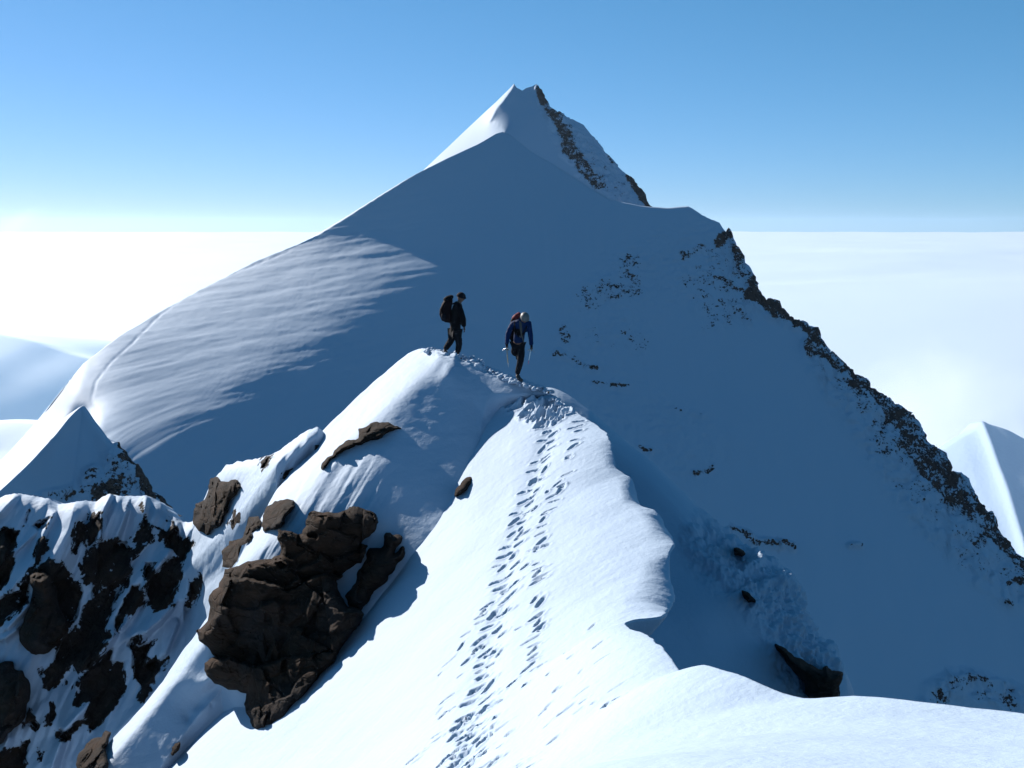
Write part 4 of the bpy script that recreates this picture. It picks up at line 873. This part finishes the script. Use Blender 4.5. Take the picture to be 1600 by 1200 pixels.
# ---- person on the right: blue sleeves, grey helmet, bending forward down the slope towards the camera
A2 = np.array([(811-800)/FP*26.6, 26.6, -(594-HZ)/FP*26.6])
w2 = U3(None, .00235, (1130, 1090))
body2 = {'pelvis': w2(1125, 715, .10, .12, .10), 'waist': w2(1130, 640, .04, .12, .10), 'chest': w2(1140, 550, -.05, .14, .11), 'sh': w2(1152, 490, -.12, .12, .08), 'neck': w2(1170, 462, -.18, .055), 'skull': w2(1184, 442, -.21, .06),
  'hr': w2(1150, 730, .09, .09), 'kr': w2(1148, 880, -.02, .064), 'ar': w2(1110, 1035, .04, .042), 'fr': w2(1130, 1075, -.03, .038, .03), 'tr': w2(1165, 1092, -.10, .032, .024),
  'hl': w2(1098, 730, .14, .09), 'kl': w2(1078, 815, .16, .060), 'al': w2(1118, 850, .55, .042), 'fl': w2(1118, 885, .56, .036, .03), 'tl': w2(1116, 905, .50, .03, .022),
  'sr': w2(1230, 500, -.10, .062), 'er': w2(1250, 625, -.10, .044), 'wr': w2(1258, 730, -.16, .026), 'sl': w2(1062, 500, -.06, .062), 'el': w2(1012, 620, -.06, .044), 'wl': w2(1003, 715, -.14, .026)}
fc2 = (.22, -.80, -.62); hc2 = np.array(w2(1188, 436, -.235))
P2 = piece('person', merge(skin_piece(body2, be, 2), head(hc2, fc2), fingers(np.array(body2['wr'][:3]), (0, -.15, -.98), (-.2, -.9, .1), (-.8, .2, -.1)), fingers(np.array(body2['wl'][:3]), (.05, -.15, -.98), (.2, -.9, .1), (.8, .2, -.1))), M_skin, loc=A2)
tag(P2, 'person in blue jacket and pale grey helmet, bending forward, an ice axe in each hand', 'person', 'climbers on the crest')
jk2 = sub_sk(['pelvis', 'waist', 'chest', 'sh', 'neck', 'sr', 'er', 'wr', 'sl', 'el', 'wl'], .022, src=body2); jk2[0]['pelvis'] = jk2[0]['pelvis'][:3]+(.165, .14)
piece('jacket', skin_piece(*jk2, 2), M_blue, P2, .02)
piece('vest', skin_piece(*sub_sk(['waist', 'chest', 'sh'], .032, src=body2), 2), M_black, P2, .01)
piece('trousers', skin_piece(*sub_sk(['pelvis', 'hr', 'kr', 'ar', 'hl', 'kl', 'al'], .026, src=body2), 2), M_bluepants, P2, .02)
for a_, f_, t_ in (('ar', 'fr', 'tr'), ('al', 'fl', 'tl')): piece('boot', skin_piece(*sub_sk([a_, f_, t_], .018, src=body2), 2), M_boot, P2)
for n_, dd_ in (('wr', -1), ('wl', 1)):
    q = np.array(body2[n_][:3]); piece('glove_cuff', tubep([q+[0, 0, .05], q, q+[0, -.01, -.05]], [.034, .036, .030], 2), M_dark, P2)
eyes(hc2, fc2, P2); helmet(hc2, fc2, M_helm, P2)
bk = bpy.data.objects.new('backpack', None); COL.objects.link(bk); bk.location = A2; tag(bk, 'red topped backpack on the back of the person in the blue jacket', 'backpack')
sec = [(w2(1085, 700, .24), (.09, 0, 0), (0, .06, 0)), (w2(1085, 660, .22), (.13, 0, 0), (0, .10, 0)), (w2(1092, 560, .14), (.14, 0, 0), (0, .12, 0)), (w2(1098, 470, .06), (.13, 0, 0), (0, .11, 0)), (w2(1102, 435, .02), (.10, 0, 0), (0, .09, 0))]
piece('pack_body', loftbox(sec, 20), M_maroon, bk, .02)
piece('lid', loftbox([(w2(1100, 452, .03), (.10, 0, 0), (0, .09, .02)), (w2(1104, 432, .01), (.115, 0, .02), (0, .11, .02)), (w2(1108, 408, -.01), (.09, 0, .03), (0, .09, .02)), (w2(1112, 392, -.01), (.05, 0, .02), (0, .05, .01))], 20), M_red, bk, .02)
for sx in (1085, 1205): piece('strap', tubep([w2(sx, 455, .0), w2(sx, 480, -.16), w2(sx, 540, -.20), w2(sx*.3+1140*.7, 640, -.10)], .017), M_black, bk)
rp = piece('rope', merge(tubep([w2(1128, 432, -.06), w2(1135, 470, -.22), w2(1142, 530, -.24), w2(1152, 600, -.19), w2(1170, 655, -.14), w2(1178, 690, -.10)], .016), tubep([w2(1140, 432, -.06), w2(1148, 480, -.24), w2(1158, 560, -.235), w2(1150, 640, -.15), w2(1130, 620, -.16)], .014)), M_strap, loc=A2)
tag(rp, 'pale grey rope slung across the chest of the person in the blue jacket', 'rope')
def ice_axe(top, bot, mat, label, flip=1, grip=None):
    t_ = bpy.data.objects.new('ice_axe', None); COL.objects.link(t_); t_.location = A2; tag(t_, label, 'ice axe', 'axes held by the person in blue')
    a_, b_ = np.array(top), np.array(bot); d = (b_-a_)/np.linalg.norm(b_-a_)
    piece('shaft', tubep([a_, (a_+b_)/2, b_], .013), mat, t_)
    s_ = np.array([flip*.75, -.6, .1]); s_ -= d*(s_@d); s_ /= np.linalg.norm(s_)
    piece('pick', tubep([a_-s_*.01, a_-s_*.08+d*.01, a_-s_*.15+d*.045], [.013, .010, .005]), M_steel, t_); piece('adze', loftbox([(a_, s_*.004+d*.012, np.array([0, .010, 0])), (a_+s_*.05, d*.02, np.array([0, .008, 0])), (a_+s_*.09+d*.02, d*.03, np.array([0, .006, 0]))], 8), M_steel, t_)
    piece('spike', tubep([b_, b_+d*.05, b_+d*.10], [.012, .009, .003]), grip or M_steel, t_)
ice_axe(w2(1002, 752, -.17), w2(1016, 905, -.20), M_wood, 'tan ice axe hanging from the hand at the left side of the person in blue', 1)
ice_axe(w2(1250, 765, -.20), w2(1230, 872, -.24), M_white, 'pale ice axe with a pink tip in the hand nearer the shaded flank', -1, M_grip)

# ------------------------------------------------------------------ broken snow on the crest
rs = np.random.RandomState(5); VV = []; FF = []; nn = 0
CRL = np.array([(668, 547, 29.25), (690, 549, 29.1), (730, 558, 28.6), (760, 574, 28.1), (790, 588, 27.4), (812, 597, 26.9), (835, 603, 26.7), (860, 612, 26.4), (885, 632, 25.4), (892, 650, 24.8)])
CP = unproj(CRL[:, 0], CRL[:, 1], CRL[:, 2]); seg = np.linspace(0, len(CP)-1, 400)
for _ in range(420):
    t_ = rs.uniform(0, len(CP)-1); p = pchip(np.arange(len(CP)), CP, [t_])[0]; sc = rs.uniform(.02, .075)*(1 if t_ < 6.5 else .7)
    p = p+np.array([rs.normal(0, .06), rs.normal(0, .12), rs.uniform(-.05, .015)-(.12 if t_ > 7 else 0)])
    V, F = ball(p, (sc*rs.uniform(.7, 1.6), sc*rs.uniform(.7, 1.5), sc*rs.uniform(.5, 1.0)), 8, 6); V = V+(facets(V, .05, 3)*.25*sc)[:, None]*np.array([1, 1, 1])
    VV.append(V); FF += [tuple(i+nn for i in f) for f in F]; nn += len(V)
piece('snow_crumbs', (np.concatenate(VV), FF), M_near); tag(bpy.data.objects['snow_crumbs'], kind='stuff')

# ------------------------------------------------------------------ haze: the air between here and the far hills
lo = np.array([1e9]*3); hi = -lo
for o in list(COL.objects):
    if o.type == 'MESH' and o.name.split('.')[0] != 'cloud_sea' and len(o.data.vertices):
        co = np.empty(len(o.data.vertices)*3, np.float32); o.data.vertices.foreach_get('co', co); co = co.reshape(-1, 3)+np.array(o.matrix_world.translation if o.parent is None else (0, 0, 0))
        lo = np.minimum(lo, co.min(0)); hi = np.maximum(hi, co.max(0))
lo -= [20, 60, 1]; hi += [20, 20, 3]; print('haze box', lo, hi)
me = bpy.data.meshes.new('haze'); X0, Y0, Z0 = lo; X1, Y1, Z1 = hi
me.from_pydata([(X0, Y0, Z0), (X1, Y0, Z0), (X1, Y1, Z0), (X0, Y1, Z0), (X0, Y0, Z1), (X1, Y0, Z1), (X1, Y1, Z1), (X0, Y1, Z1)], [], [(3, 2, 1, 0), (4, 5, 6, 7), (0, 1, 5, 4), (1, 2, 6, 5), (2, 3, 7, 6), (3, 0, 4, 7)])
mh, t, b, out = newmat('haze'); t.nodes.remove(b); pv = t.nodes.new('ShaderNodeVolumePrincipled'); pv.inputs['Color'].default_value = (.52, .74, 1, 1); pv.inputs['Density'].default_value = 4.5e-5; pv.inputs['Anisotropy'].default_value = .35
t.links.new(pv.outputs[0], out.inputs['Volume']); hz = link('haze', me, mh, smooth=False); tag(hz, kind='stuff')

# ------------------------------------------------------------------ loose clouds far behind the peaks
def cloud(px, py, D, size, dens, nsc, seed, rot=0.0):
    V, F = ball((0, 0, 0), size, 24, 16); o = piece('cloud', (V, F), newmat('cloud_vapour')[0]); o.location = unproj(px, py, D).tolist(); o.rotation_euler = (0, rot, 0)
    m = o.data.materials[0]; t = m.node_tree; t.nodes.clear(); out = t.nodes.new('ShaderNodeOutputMaterial'); pv = t.nodes.new('ShaderNodeVolumePrincipled'); t.links.new(pv.outputs[0], out.inputs['Volume'])
    tc = t.nodes.new('ShaderNodeTexCoord').outputs['Object']; mp = t.nodes.new('ShaderNodeMapping'); t.links.new(tc, mp.inputs[0]); mp.inputs['Scale'].default_value = [1/k for k in size]; mp.inputs['Location'].default_value = (0, 0, 0)
    ln = t.nodes.new('ShaderNodeVectorMath'); ln.operation = 'LENGTH'; t.links.new(mp.outputs[0], ln.inputs[0])
    nz = noise(t, nsc, 4, .6, mp.outputs[0], .6); nz.inputs['Distortion'].default_value = 1.0
    v = math_n(t, 'SUBTRACT', nz.outputs[0], math_n(t, 'MULTIPLY', ln.outputs['Value'], .62)); v = math_n(t, 'MULTIPLY', math_n(t, 'MAXIMUM', v, 0), dens)
    t.links.new(v, pv.inputs['Density']); pv.inputs['Color'].default_value = (.97, .98, 1, 1); pv.inputs['Anisotropy'].default_value = .4
    return tag(o, kind='stuff')
cloud(1450, 660, 9500, (1100, 600, 950), .0035, 1.5, 1)
cloud(30, 345, 30000, (1100, 600, 330), .00022, 1.8, 2, -.5)
